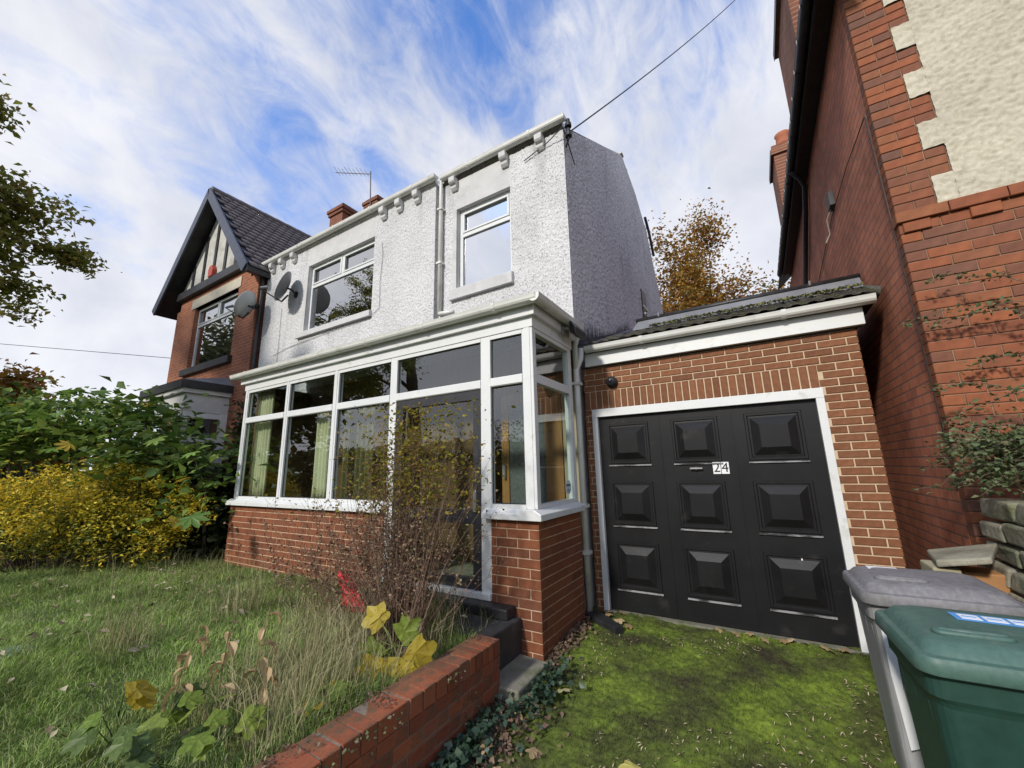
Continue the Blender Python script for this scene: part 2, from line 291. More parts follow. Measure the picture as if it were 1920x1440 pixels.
DARKWALL = mk('brown_inner_wall', [(.10, .055, .022), (.16, .09, .036)], rough=.6, scale=2, stretch=(6, 6, .6))
CURT = mk('green_curtain', [(.72, .68, .42), (.80, .76, .52)], rough=.9, scale=2, trans=.15)
CURTD = mk('olive_curtain', [(.17, .15, .06), (.23, .20, .085)], rough=.9, scale=2, trans=.2)
GLASS = mkglass('porch_glass', .11); GLASSU = mkglass('upper_glass', .42, (.55, .6, .6)); GLASSB = mkglass('mirror_bright_glass', .85, (.5, .5, .5)); GLASSD = mkglass('door_glass', .05)
DARK = mk('dark_room', [(.05, .048, .045)], rough=.9)
GREYM = mk('grey_metal', [(.17, .175, .19), (.22, .225, .235)], rough=.5, scale=5)
PALEM = mk('pale_dish', [(.36, .38, .38), (.45, .47, .46)], rough=.5, scale=5)
STEEL = mk('steel', [(.45, .45, .45), (.6, .6, .6)], rough=.35, metal=.8, scale=9)
RUST = mk('dull_mast', [(.10, .085, .08), (.17, .15, .14)], rough=.7, scale=9)
TERRA = mk('terracotta', [(.30, .10, .05), (.40, .14, .07)], rough=.8, scale=5)

# ------------------------------------------------------------------ ground
def drive_h(x, y): return drive_z(y)+.022*vnoise(x, y, 2.2, 3)+.020*vnoise(x, y, 8, 4)+.022*vnoise(x, y, 17, 5)**1.5+.010*vnoise(x, y, 38, 6)-.04
def drive_z(Y): return -.09*np.clip(4.0-np.asarray(Y), 0, 99)
EARTH = mk('earth', [(.05, .042, .028), (.09, .075, .05)], rough=.95, scale=2, bump=.6, bscale=30)
tag(box('ground', EARTH, None, -900, 900, -900, 900, -1.6, -1.2), kind='structure')
ASPH = mk('asphalt', [(.045, .045, .047), (.06, .06, .06)], rough=.9, scale=8)
tag(box('road', ASPH, None, -60, 60, -16, -9.5, -1.19, -1.05), kind='structure')
tag(box('pavement', mk('pavement_slabs', [(.2, .2, .19), (.26, .26, .25)], rough=.9), None, -60, 60, -9.5, -7.5, -1.19, -.93), kind='structure')
# mossy driveway
MOSS = mk('moss', [(.04, .036, .016), (.065, .082, .016), (.11, .155, .018), (.165, .225, .024)], scale=2.0, detail=10, rough=.95, lo=.33, hi=.70, mott=.5, mscale=28)
nu, nv = 200, 330
U, V_ = np.meshgrid(np.linspace(-1.97, 1.16, nu), np.concatenate([np.linspace(-6.5, .5, 40), np.linspace(.52, 4.80, nv-40)]))
Zd = drive_h(U, V_)
npmesh('driveway', np.stack([U, V_, Zd], -1).reshape(-1, 3), grid(nu, nv), MOSS, smooth=True)['kind'] = 'structure'
tag(box('driveway_kerb', SLAB, None, -1.72, .60, 4.70, 4.83, -.1, .004), kind='structure')
# lawn, retained by the low wall
def lawn_h(x, y):
    x = np.asarray(x, float); y = np.asarray(y, float)
    return .20+.05*vnoise(x, y, .8, 9)+.03*vnoise(x, y, 3, 8)-.05*np.clip((-x-6)/6, 0, 1)
LAWN = mk('lawn_soil', [(.045, .06, .018), (.075, .095, .028), (.10, .115, .035)], rough=.95, scale=4, mott=.3, mscale=25)
nu, nv = 200, 130
U, V_ = np.meshgrid(np.linspace(-22, -2.075, nu), np.linspace(-6.5, 4.38, nv))
npmesh('lawn', np.stack([U, V_, lawn_h(U, V_)-.03*(U > -2.3)], -1).reshape(-1, 3), grid(nu, nv), LAWN, smooth=True)['kind'] = 'structure'

# ================================================================== white house
Yc, XR, YL, YR, XS, YG = 3.4, -1.81, 4.55, 4.65, -1.85, 4.722
wh = thing('white_house', 'white pebble-dashed semi-detached house with white gutter and two upper windows', 'house', (-5.6, 4.7, 0))
XC = -4.20   # where the left bay ends
W1 = (-7.83, -5.72, 4.46, 5.96); W2 = (-3.83, -2.77, 4.40, 5.84)
wf = rough_rect('wall', DASH, wh, 1, YL, -9.5, W1[0], 3.2, 6.43, .0145, .013); wf['label'] = 'white dashed front wall left of the wide window'
rough_rect('wall', DASH, wh, 1, YL, W1[1], XC, 3.2, 6.43, .0145, .013)
rough_rect('wall', DASH, wh, 1, YL, W1[0], W1[1], 3.2, W1[2]-.02, .0145, .013)
rough_rect('wall', DASH, wh, 1, YR, XC, W2[0], 3.2, 6.43, .0145, .013)
rough_rect('wall', DASH, wh, 1, YR, W2[1], XS, 3.2, 6.43, .0145, .013)
rough_rect('wall', DASH, wh, 1, YR, W2[0], W2[1], 3.2, W2[2]-.02, .0145, .013)
rough_rect('wall', DASH, wh, 0, XC, YL, YR+.01, 3.2, 6.43, .017, .010)
gtop = lambda y: np.interp(y, [4.65, 8.11, 9.2, 10.17, 11.37, 11.9], [6.42, 8.56, 8.26, 7.70, 5.90, 5.0])
g = rough_rect('gable_wall', DASHG, wh, 0, XS, YR, 11.9, 2.6, 8.5, .024, .016, vtop=gtop); g['label'] = 'shaded dashed gable wall, lightened in its colour'
for (a, b, zt, zb) in ((W1[0], W1[1], 6.43, W1[3]), (W2[0], W2[1], 6.43, W2[3])):
    y = YL if a < -5 else YR; box('window_head', WPAINT, wh, a, b, y-.004, y+.12, zb, zt)
# cores (kept behind the dash), house is hollow so its rooms stay dark
def core(y, x0, x1, win):
    M = MB(); a, b, z0, z1 = win; yy = y+.004
    M.box(x0, a, yy, yy+.24, 0, 6.4).box(b, x1, yy, yy+.24, 0, 6.4).box(a, b, yy, yy+.24, 3.1, z0).box(a, b, yy+.13, yy+.24, z1, 6.4); return M
core(YL, -9.5, XC-.002, W1).build('wall_core', WPAINT, wh); core(YR, XC+.002, XS-.01, W2).build('wall_core', WPAINT, wh)
MB().prism([(4.9, 0), (11.85, 0), (11.85, 4.9), (11.3, 5.85), (10.1, 7.6), (8.1, 8.45), (4.9, 6.45)], 0, XS-.26, XS-.004).build('side_wall', WPAINT, wh)
MB().prism([(4.8, 0), (11.85, 0), (11.85, 4.9), (11.3, 5.85), (10.1, 7.6), (8.1, 8.45), (4.8, 6.4)], 0, -9.49, -9.25).build('side_wall', WPAINT, wh)
box('back_wall', WPAINT, wh, -9.2, XS-.3, 11.6, 11.84, 0, 5)
box('upper_floor', DARK, wh, -9.2, XS-.3, 4.95, 11.5, 3.55, 3.7); box('inner_partition', DARK, wh, -9.2, XS-.3, 6.6, 6.7, 3.72, 6.3)
# roof
RM = MB(); prof = [(4.60, 6.43), (8.11, 8.555), (9.2, 8.25), (10.17, 7.69), (11.37, 5.89), (12.0, 4.98), (11.95, 4.9), (11.3, 5.9), (10.1, 7.58), (8.11, 8.46), (4.66, 6.37)]
RM.prism(prof, 0, -9.48, XS-.006).build('roof', TILE, wh)
box('parapet_cap', WPAINT, wh, XS-.20, XS+.03, 8.04, 8.20, 8.545, 8.60)
# verge strip at the back of the gable
MB().tube([(XS+.05, 9.9, 7.97), (XS+.05, 10.25, 7.72), (XS+.05, 10.6, 7.18)], .035, 6).build('verge', BLACK, wh)
# corbel brackets
CORB = None
for i, (x, y) in enumerate([(-9.24, YL), (-8.84, YL), (-8.37, YL), (-5.46, YL), (-5.04, YL), (-4.60, YL), (-3.85, YR), (-2.84, YR), (-2.21, YR)]):
    M = MB(); M.prism([(y-.13, 6.41), (y-.13, 6.32), (y-.105, 6.29), (y-.07, 6.28), (y-.07, 6.23), (y-.035, 6.19), (y-.012, 6.18), (y-.012, 6.41)], 0, x-.06, x+.06)
    M.build('corbel', WPAINT, wh, bevel=.008)
# gutters: open half-round trough with brackets
def gutter(parent, x0, x1, y, ztop, r=.058, mat=GUTW, axis=0, ends=True, brackets=True):
    prof = []
    for k in range(9):
        a = math.pi*k/8; prof.append((y-r*math.cos(a), ztop-.02-r*1.0*math.sin(a)))
    prof = [(y-r-.006, ztop)]+prof+[(y+r+.006, ztop), (y+r-.008, ztop)]+[(y+(r-.008)*math.cos(math.pi*k/8), ztop-.02-(r-.008)*math.sin(math.pi*k/8)) for k in range(9)]+[(y-r+.004, ztop)]
    n = len(prof); M = MB()
    def P(p, t): return (t, p[0], p[1]) if axis == 0 else (p[0], t, p[1])
    vs = [P(p, x0) for p in prof]+[P(p, x1) for p in prof]; M.add(vs, [(i, (i+1) % n, n+(i+1) % n, n+i) for i in range(n)])
    if ends:
        for t in (x0, x1):
            q = [P((y-r*1.02*math.cos(math.pi*k/8), ztop-.02-r*1.02*math.sin(math.pi*k/8)), t) for k in range(9)]+[P((y+r, ztop), t), P((y-r, ztop), t)]
            M.add(q, [tuple(range(len(q)))])
    g = M.build('gutter', mat, parent, smooth=False)
    if brackets:
        k = max(2, int(abs(x1-x0)/.95))
        for i in range(k):
            t = x0+(x1-x0)*(i+.5)/k; B = MB(); pr = [(y-(r+.006)*math.cos(math.pi*q/6), ztop-.02-(r+.007)*math.sin(math.pi*q/6)) for q in range(7)]
            pr = [(y-r-.008, ztop+.004)]+pr+[(y+r+.01, ztop+.004)]+[(y+(r+.001)*math.cos(math.pi*q/6), ztop-.02-(r+.001)*math.sin(math.pi*q/6)) for q in range(7)]
            nn = len(pr); vs = [P(p, t-.02) for p in pr]+[P(p, t+.02) for p in pr]
            B.add(vs, [tuple(range(nn-1, -1, -1)), tuple(range(nn, 2*nn))]+[(i2, (i2+1) % nn, nn+(i2+1) % nn, nn+i2) for i2 in range(nn)]); B.build('gutter_bracket', mat, g)
    return g
gutter(wh, -9.62, -4.13, YL-.085, 6.52); gutter(wh, -4.10, -1.78, YR-.085, 6.52)
box('fascia', GUTW, wh, -9.5, XC, YL-.025, YL+.05, 6.43, 6.52); box('fascia', GUTW, wh, XC+.01, XS, YR-.025, YR+.05, 6.43, 6.52)
# downpipe in the inner corner, with its shoe on the porch roof
MB().tube([(-4.115, 4.56, 6.46), (-4.115, 4.585, 6.33), (-4.115, 4.585, 4.02)], .036, 10).tube([(-4.115, 4.585, 4.03), (-3.80, 4.56, 3.985)], .036, 10).build('downpipe', GUTW, wh, smooth=True)
for z in (4.9, 5.9): box('pipe_clip', GUTW, wh, -4.165, -4.065, 4.54, 4.64, z, z+.035)
# windows
def bars(M, x0, x1, z0, z1, y0, y1, t): M.box(x0, x1, y0, y1, z1-t, z1).box(x0, x1, y0, y1, z0, z0+t).box(x0, x0+t, y0, y1, z0+t, z1-t).box(x1-t, x1, y0, y1, z0+t, z1-t); return M
def window(parent, x0, x1, z0, z1, y, zt, mull, glass, sill, fmat=WHITE, smat=WPAINT, t=.055):
    M = MB(); bars(M, x0, x1, z0, z1, y, y+.06, t); M.box(x0+t, x1-t, y, y+.06, zt-.035, zt+.035)
    if mull is not None: M.box(mull-.035, mull+.035, y, y+.06, zt+.035, z1-t)
    wn = M.build('window', fmat, parent, bevel=.006); tops = [(x0+t, x1-t)] if mull is None else [(x0+t, mull-.035), (mull+.035, x1-t)]
    for a, b in tops: bars(MB(), a+.002, b-.002, zt+.037, z1-t-.002, y-.014, y+.03, .034).build('opening_light', fmat, wn, bevel=.005)
    MB().box(x0+t-.01, x1-t+.01, y+.03, y+.036, z0+t-.01, zt-.03).build('pane', glass, wn)
    for a, b in tops: MB().box(a+.03, b-.03, y+.032, y+.038, zt+.06, z1-t-.03).build('pane', glass, wn)
    if sill:
        a, b, s0, s1, yo = sill; MB().prism([(yo, s0), (yo, s1-.03), (y+.02, s1), (y+.02, s0)], 0, a, b).build('sill', smat, wn, bevel=.006)
    return wn
window(wh, W1[0]+.02, W1[1], W1[2], W1[3], YL+.075, 5.49, -6.76, GLASSU, (-8.0, -5.70, 4.33, 4.475, YL-.07))
window(wh, W2[0]+.02, W2[1], W2[2], W2[3], YR+.075, 5.37, None, GLASSB, (-3.92, -2.74, 4.21, 4.415, YR-.07), t=.065)
# surrounds: smooth painted reveal bands
for (a, b, z0, z1), y in ((W1, YL), (W2, YR)):
    M = MB(); M.box(a-.06, a+.018, y-.016, y+.14, z0-.02, z1); M.build('reveal', WPAINT, wh)
# small shaded side window
sw = MB().box(XS-.05, XS+.03, 8.75, 9.15, 4.55, 5.5).build('side_window', mk('brown_frame', [(.08, .05, .04), (.1, .065, .05)], rough=.5), wh)
MB().box(XS+.031, XS+.04, 8.80, 9.10, 4.60, 5.05).build('pane', GLASSU, sw); MB().box(XS+.028, XS+.05, 8.74, 9.16, 5.06, 5.11).build('glazing_bar', WHITE, sw)
# hairline cracks and a cable on the front
CABLE = mk('grey_cable', [(.12, .12, .125)], rough=.6)
MB().tube([(-5.5, YL-.022, 5.75), (-5.46, YL-.022, 5.5), (-5.5, YL-.022, 4.95), (-5.48, YL-.022, 4.45), (-5.75, YL-.022, 4.3), (-6.8, YL-.022, 4.28), (-8.3, YL-.022, 4.21), (-8.9, YL-.02, 4.12)], .004, 5).build('cable', CABLE, wh)
MB().tube([(-8.72, YL-.022, 5.2), (-8.70, YL-.022, 4.3), (-8.71, YL-.022, 3.4)], .004, 5).build('cable', CABLE, wh)
# chimneys
for (x0, x1, y0, zt, lb) in ((-9.62, -8.92, 6.0, 8.90, 'taller brick chimney stack at the party wall'), (-8.22, -7.62, 6.1, 8.68, 'narrow brick chimney stack carrying the aerial')):
    c = MB().box(x0+.07, x1-.07, y0+.02, y0+.60, 6.6, zt-.26).box(x0+.03, x1-.03, y0-.02, y0+.64, zt-.26, zt-.17).box(x0, x1, y0-.05, y0+.67, zt-.17, zt-.08).box(x0+.06, x1-.06, y0+.01, y0+.61, zt-.08, zt).build('chimney', CHIMX, wh); c['label'] = lb

# ================================================================== porch (glazed lean-to)
pc = thing('glazed_porch', 'white framed lean-to porch glazed above a red brick dwarf wall', 'porch', (-4.6, 3.4, 0))
dw = MB().box(-7.44, -3.84, 3.397, 3.60, -.1, 1.10).build('dwarf_wall', MP, pc); dw['label'] = 'red brick dwarf wall left of the porch door'
pr = MB().box(-2.325, XR+.003, 3.397, 4.395, -.15, 1.10).build('pier', MP, pc); pr['label'] = 'red brick corner pier right of the porch door'
CO = .0846
brickwall(dw, (-7.45, 3.39, 0), 0, 13, CO, .235, .012, .1, BP, lambda r: [(0, 3.61)], lambda r: 0 if r % 2 else .1175)
brickwall(pr, (-2.325, 3.39, -CO*1), 0, 14, CO, .235, .010, .1, BP, lambda r: [(0, .525)] if r % 2 else [(0, .525-.113)], lambda r: .525-.235*3 if r % 2 else .525-.113-.235*3)
brickwall(pr, (XR+.01, 3.39, -CO*1), math.pi/2, 14, CO, .235, .010, .1, BP, lambda r: [(.113, 1.0)] if r % 2 else [(0, 1.0)], lambda r: .113 if r % 2 else 0)
# sills
MB().prism([(3.325, 1.10), (3.325, 1.155), (3.40, 1.195), (3.55, 1.195), (3.55, 1.10)], 0, -7.49, -3.84).build('sill', WHITE, pc, bevel=.005)
MB().prism([(3.325, 1.10), (3.325, 1.155), (3.40, 1.195), (3.55, 1.195), (3.55, 1.10)], 0, -2.40, XR-.06).build('sill', WHITE, pc, bevel=.005)
MB().prism([(XR-.16, 1.10), (XR-.16, 1.1955), (XR-.0, 1.1955), (XR+.07, 1.1555), (XR+.07, 1.10)], 1, 3.324, 4.40).build('sill', WHITE, pc, bevel=.005)
# posts, transom, head
ZH = 2.975
for a, b, z0 in ((-7.41, -7.30, 1.196), (-6.17, -6.07, 1.196), (-4.98, -4.87, 1.196), (-3.84, -3.725, .37), (-2.45, -2.325, .37), (-1.935, XR, 1.197)):
    p = MB().box(a, b, 3.40, 3.475, z0, ZH).build('post', WHITE, pc, bevel=.006)
    if z0 > 1: MB().box(a+.03, b-.03, 3.393, 3.399, z0, ZH).build('bead', WHITE, p)
for a, b in ((-7.30, -6.17), (-6.07, -4.98), (-4.87, -3.84), (-3.725, -2.45), (-2.325, -1.935)):
    MB().prism([(3.392, 2.42), (3.392, 2.495), (3.402, 2.505), (3.47, 2.505), (3.47, 2.41), (3.402, 2.41)], 0, a+.001, b-.001).build('transom', WHITE, pc)
    MB().box(a+.001, b-.001, 3.401, 3.474, ZH-.045, ZH).build('head_bar', WHITE, pc)
    if b < -3.8 or a > -2.4: MB().box(a+.001, b-.001, 3.401, 3.474, 1.196, 1.235).build('bottom_bar', WHITE, pc)
    MB().box(a-.01, b+.01, 3.435, 3.441, 2.50, ZH-.04).build('pane', GLASS, pc); bars(MB(), a+.001, b-.001, 2.506, ZH-.046, 3.425, 3.434, .009).build('seal', BLACK, pc)
    if b < -3.8 or a > -2.4: MB().box(a-.01, b+.01, 3.436, 3.442, 1.23, 2.415).build('pane', GLASS, pc); bars(MB(), a+.001, b-.001, 1.236, 2.409, 3.425, 3.434, .009).build('seal', BLACK, pc)
# return side
MB().box(XR-.075, XR-.001, 4.29, 4.38, 1.197, ZH).build('post', WHITE, pc, bevel=.006)
for z0, z1 in ((2.41, 2.50), (ZH-.045, ZH), (1.197, 1.235)): MB().box(XR-.07, XR-.003, 3.476, 4.29, z0, z1).build('transom', WHITE, pc)
MB().box(XR-.04, XR-.034, 3.47, 4.30, 1.23, 2.42).build('pane', GLASS, pc); MB().box(XR-.041, XR-.035, 3.47, 4.30, 2.49, ZH-.04).build('pane', GLASS, pc)
# head beam, fascia, gutter
MB().box(-7.43, XR+.008, 3.39, 3.48, ZH, 3.10).build('head_beam', WHITE, pc, bevel=.005); MB().box(XR-.08, XR+.009, 3.481, 4.40, ZH, 3.10).build('head_beam', WHITE, pc, bevel=.005)
MB().box(-7.50, XR+.055, 3.345, 3.40, 3.085, 3.215).build('fascia', WHITE, pc, bevel=.004); MB().box(XR+.0, XR+.054, 3.401, 4.42, 3.086, 3.214).build('fascia', WHITE, pc, bevel=.004)
gutter(pc, -7.66, XR+.135, 3.285, 3.25); gutter(pc, 3.24, 4.42, XR+.115, 3.249, axis=1)
PRF = mk('porch_roof_sheet', [(.08, .08, .08), (.12, .12, .12)], rough=.5)
MB().add([(-7.60, 3.30, 3.235), (XR+.09, 3.30, 3.235), (XR-.35, 4.64, 3.64), (-7.60, 4.64, 3.64), (XR+.09, 4.64, 3.235)], [(0, 1, 2, 3), (1, 4, 2)]).build('roof', PRF, pc)
MB().box(-7.44, -7.36, 3.61, 4.52, 0, 3.1).build('end_wall', DARKWALL, pc)
box('porch_floor', SLAB, pc, -7.35, XR-.05, 3.61, 4.63, .25, .375)
# back of the porch: dark timber panelling, inner window
MB().box(-7.35, -5.0, 4.50, 4.545, .376, 3.2).box(-5.0, -3.25, 4.53, 4.60, .376, 3.2).box(-3.25, XS, 4.60, 4.645, 2.56, 3.2).build('inner_panelling', DARKWALL, pc)
MB().box(-2.05, -1.86, 4.58, 4.64, .376, 2.555).build('inner_wall', mk('cream_wall', [(.42, .36, .24)], rough=.9), pc)
idr = MB().box(-3.24, -3.08, 4.56, 4.62, .376, 2.55).box(-2.95, -2.84, 4.57, 4.625, .376, 2.55).box(-2.30, -2.06, 4.57, 4.625, .376, 2.55).box(-2.84, -2.30, 4.571, 4.624, .376, 1.13).box(-2.84, -2.30, 4.571, 4.624, 2.42, 2.55).build('inner_door', WOOD, pc)
MB().box(-2.86, -2.28, 4.59, 4.60, 1.12, 2.44).build('pane', mk('obscured_glass', [(.10, .11, .11), (.16, .17, .17)], rough=.25, scale=30), idr); MB().box(-2.91, -2.88, 4.52, 4.57, 1.45, 1.62).build('handle', STEEL, idr)
# porch door
pd = MB(); bars(pd, -3.715, -2.455, .42, 2.405, 3.41, 3.465, .105); pd.box(-3.61, -2.56, 3.415, 3.46, 1.03, 1.17)
pdo = pd.build('door', mk('charcoal_frame', [(.030, .030, .034), (.045, .045, .05)], rough=.4), pc, bevel=.006)
MB().box(-3.62, -2.55, 3.437, 3.443, .50, 1.04).build('pane', GLASSD, pdo); MB().box(-3.62, -2.55, 3.438, 3.444, 1.16, 2.32).build('pane', GLASSD, pdo)
lp = MB().box(-3.50, -3.20, 3.398, 3.414, 1.065, 1.135).build('letter_plate', STEEL, pdo, bevel=.004)
MB().box(-2.545, -2.51, 3.385, 3.41, 1.15, 1.36).build('door_handle', STEEL, pdo, bevel=.004)
MB().box(-3.84, -2.325, 3.36, 3.48, .362, .418).build('threshold', WHITE, pc, bevel=.005)
# round sticker on the corner pane
st = MB().disc((XR-.033, 4.19, 1.36), (1, 0, 0), .075, .002, 24).build('window_sticker', mk('sticker_white', [(.62, .68, .68)], rough=.5), pc)
def text(s, size, mat, parent, loc, rot, name='lettering', ext=.0008):
    c = bpy.data.curves.new(name, 'FONT'); c.body = s; c.size = size; c.extrude = ext; c.align_x = 'CENTER'; c.align_y = 'CENTER'; c.materials.append(mat)
    tmp = bpy.data.objects.new(name, c); COL.objects.link(tmp); bpy.context.view_layer.update(); me = bpy.data.meshes.new_from_object(tmp.evaluated_get(bpy.context.evaluated_depsgraph_get())); bpy.data.objects.remove(tmp)
    if not me.materials: me.materials.append(mat)
    o = bpy.data.objects.new(name, me); link(o, parent); o.location = Vector(loc)-org(parent); o.rotation_euler = rot; return o
INK = mk('black_ink', [(.012, .012, .014)], rough=.5); INKG = mk('teal_ink', [(.05, .14, .14)], rough=.5)
MB().box(XR-.0305, XR-.0295, 4.135, 4.245, 1.37, 1.392).box(XR-.0305, XR-.0295, 4.15, 4.23, 1.33, 1.338).box(XR-.0305, XR-.0295, 4.15, 4.23, 1.312, 1.32).build('lettering', INKG, st)

# ================================================================== garage
ga = thing('garage', 'attached red-brown brick garage with black panelled up-and-over door', 'garage', (-.4, 4.8, 0))
GC = .0745; ZT = 2.787
core_ = MB().box(-1.79, -1.715, YG+.008, YG+.20, -.1, ZT).box(.585, .905, YG+.008, YG+.22, -.1, ZT).box(-1.715, .585, YG+.008, YG+.20, 2.262, ZT).build('front_wall', MG, ga)
nrow = 38; z0 = ZT-nrow*GC; lin0, lin1 = 2.262, 2.489
def gsp(r):
    zb = z0+r*GC
    if zb > lin1-.03: return [(0, 2.713)]
    if zb+GC > lin0+.01: return [(2.37, 2.713)]
    return [(0, .085), (2.385, 2.713)]
brickwall(ga and core_, (-1.80, YG, z0), 0, nrow, GC, .225, .011, .1, BG, gsp, lambda r: (.0375 if r % 2 else .15))
k = 31; SP = 2.37/31
for i in range(k):
    o = put_brick(core_, (-1.80+SP*(i+1)-.005, YG+rnd.uniform(-.001, .001), lin0+.005), 0, .217, .0645, .1, BG); o.rotation_euler = (0, -math.pi/2, 0)
# frame, door
fr = MB().box(-1.712, -1.647, 4.715, 4.80, 0, 2.17).box(.517, .584, 4.715, 4.80, 0, 2.17).box(-1.712, .584, 4.712, 4.80, 2.165, 2.262).build('door_frame', WHITE, ga, bevel=.004)
DX0, DX1, DY = -1.645, .515, 4.765
gdr = MB().box(DX0, DX1, DY, DY+.04, .015, 2.163).build('garage_door', GDOOR, ga)
for gx in (-.938, -.215): MB().box(gx-.004, gx+.004, DY-.006, DY-.0005, .02, 2.16).build('seam_bead', GDOOR, gdr)
cols = [(-1.545, -1.065), (-.815, -.345), (-.10, .39)]; rows = [(1.60, 2.075), (.92, 1.40), (.245, .735)]
for (a, b) in cols:
    for (c, d) in rows:
        M = MB(); y0 = DY-.0004
        def ring(i, y): return [(a+i, y, c+i), (b-i, y, c+i), (b-i, y, d-i), (a+i, y, d-i)]
        M.loft([ring(0, y0), ring(.006, y0-.012), ring(.026, y0-.012), ring(.034, y0-.001), ring(.05, y0-.002), ring(.125, y0-.046), ring(.128, y0-.046)])
        p = M.build('panel', GDOOR, gdr)
        MB().prism([(y0-.001, c-.024), (y0-.018, c-.026), (y0-.018, c-.019), (y0-.001, c-.012)], 0, a-.005, b+.005).build('ledge', LEDGEM, p)
gh = MB().disc((-.60, DY-.03, 1.533), (0, 1, 0), .022, .03, 14).build('door_handle', BLACK, gdr); MB().box(-.66, -.54, DY-.04, DY-.028, 1.525, 1.541).build('lever', STEEL, gh)
# house number 2 4 : two white plates
PLATE = mk('white_plate', [(.78, .78, .78)], rough=.4)
for x, s in ((-.405, '2'), (-.327, '4')):
    q = MB().box(x-.036, x+.036, DY-.006, DY-.001, 1.472, 1.592).build('number_plate', PLATE, gdr); text(s, .135, INK, q, (x, DY-.0072, 1.532), (math.pi/2, 0, 0), 'numeral')
MB().box(.20, .212, DY-.003, DY-.0008, .60, .70).build('paint_chip', PLATE, gdr)
# eaves
MB().box(-1.74, .975, 4.66, 4.715, 2.80, 2.965).build('fascia', WHITE, ga, bevel=.004); MB().box(-1.75, .97, 4.716, 4.73, 2.788, 2.96).build('soffit', BLACK, ga)
gutter(ga, -1.70, 1.06, 4.60, 3.035, r=.055)
# side walls, flat roof
box('side_wall', CHIM, ga, .70, .905, 4.945, 9.6, -.2, 2.95); box('side_wall', CHIM, ga, -1.78, -1.70, 4.93, 9.6, -.2, 2.95); box('back_wall', CHIM, ga, -1.69, .69, 9.4, 9.6, -.2, 2.95)
MB().box(-1.70, .69, 4.95, 9.39, -.2, -.02).build('garage_floor', SLAB, ga)
MB().box(-1.83, 1.09, 5.22, 9.7, 3.0, 3.12).build('flat_roof', FELT, ga)
E1 = Vector((0, 4.585, 3.05)); E2 = Vector((0, 5.21, 3.315)); sd = (E2-E1).normalized(); sn = Vector((0, -sd.z, sd.y)); SLEN = (E2-E1).length
def hipx(t): return -1.80+.62*t
MB().add([(-1.80, 4.585, 3.03), (1.10, 4.585, 3.03), (1.10, 5.21, 3.29), (-1.19, 5.21, 3.29), (-1.80, 5.21, 3.03), (1.10, 5.21, 3.03)], [(0, 1, 2, 3), (0, 3, 4), (1, 5, 2), (0, 4, 5, 1), (4, 3, 2, 5)]).build('roof_base', FELT, ga)
# interlocking tiles: three courses of rolled tiles, each its own piece
def tile_mesh(wd, ln):
    prof = [(0, .006), (.025, .020), (.06, .022), (.09, .009), (.125, .007), (.15, .020), (.185, .021), (wd*.82, .008), (wd, .008)]; V = []; n = len(prof)
    for (s_, lift) in ((0, .016), (ln, .0)):
        for (x, h_) in prof: V.append(Vector((x, 0, 0))+sd*s_+sn*(h_+lift))
    for (x, h_) in prof: V.append(Vector((x, 0, 0))+sn*(h_+.016-.012))
    F = [(i, i+1, n+i+1, n+i) for i in range(n-1)]+[(2*n+i, 2*n+i+1, i+1, i) for i in range(n-1)]
    me = bpy.data.meshes.new('roof_tile'); me.from_pydata([tuple(v) for v in V], [], F); me.materials.append(TILE); me.update(); return me
rows_ = 4; ln = SLEN/rows_; TM = tile_mesh(.265, ln+.03)
for r in range(rows_):
    for c in range(11):
        x = .86-c*.262
        if x < hipx(r/rows_)-.02: continue
        o = bpy.data.objects.new('roof_tile', TM); link(o, ga); p = E1+sd*(r*ln)+sn*.004; o.location = Vector((x-.03, p.y, p.z+rnd.uniform(-.003, .003)))-org(ga)
MB().add([(-1.84, 4.57, 3.045), (-1.80, 4.57, 3.05), (-1.15, 5.18, 3.345), (-1.2, 5.25, 3.40), (-1.50, 4.85, 3.18)], [(0, 1, 2, 3, 4)]).build('hip_flashing', BITU, ga)
# lead apron and roll along the top edge
MB().add([(-1.24, 5.12, 3.312), (1.115, 5.12, 3.312), (1.115, 5.205, 3.455), (-1.16, 5.205, 3.455), (-1.22, 5.26, 3.12), (1.115, 5.26, 3.12)], [(0, 1, 2, 3), (3, 2, 5, 4), (0, 3, 4), (1, 5, 2)]).build('lead_apron', LEAD, ga)
MB().tube([(-1.19, 5.225, 3.466), (1.125, 5.225, 3.466)], .034, 8).build('roof_roll', BLACK, ga, smooth=True)
for x in (-.9, -.1, .7): MB().disc((x, 5.195, 3.465), (0, -.2, 1), .012, .05, 6).build('fixing', STEEL, ga)
MB().add([(1.10, 4.58, 3.035), (1.115, 4.58, 3.10), (1.115, 5.2, 3.36), (1.10, 5.2, 3.03)], [(0, 1, 2, 3)]).build('verge', SLAB, ga)
# moss lumps along the apron
P = np.stack([rng.uniform(-1.0, 1.09, 900), np.zeros(900), np.zeros(900)], 1); tt = rng.random(900)**1.6
P[:, 1] = 5.12-tt*.13+rng.normal(0, .008, 900); P[:, 2] = 3.32-tt*.055+.014+rng.random(900)*.02
V, F = leaves(P, .03, .5, seed=5); npmesh('roof_moss', V, F, mk('roof_moss', [(.13, .13, .04), (.2, .2, .07)], src='island', rough=.95), ga, kind='stuff')
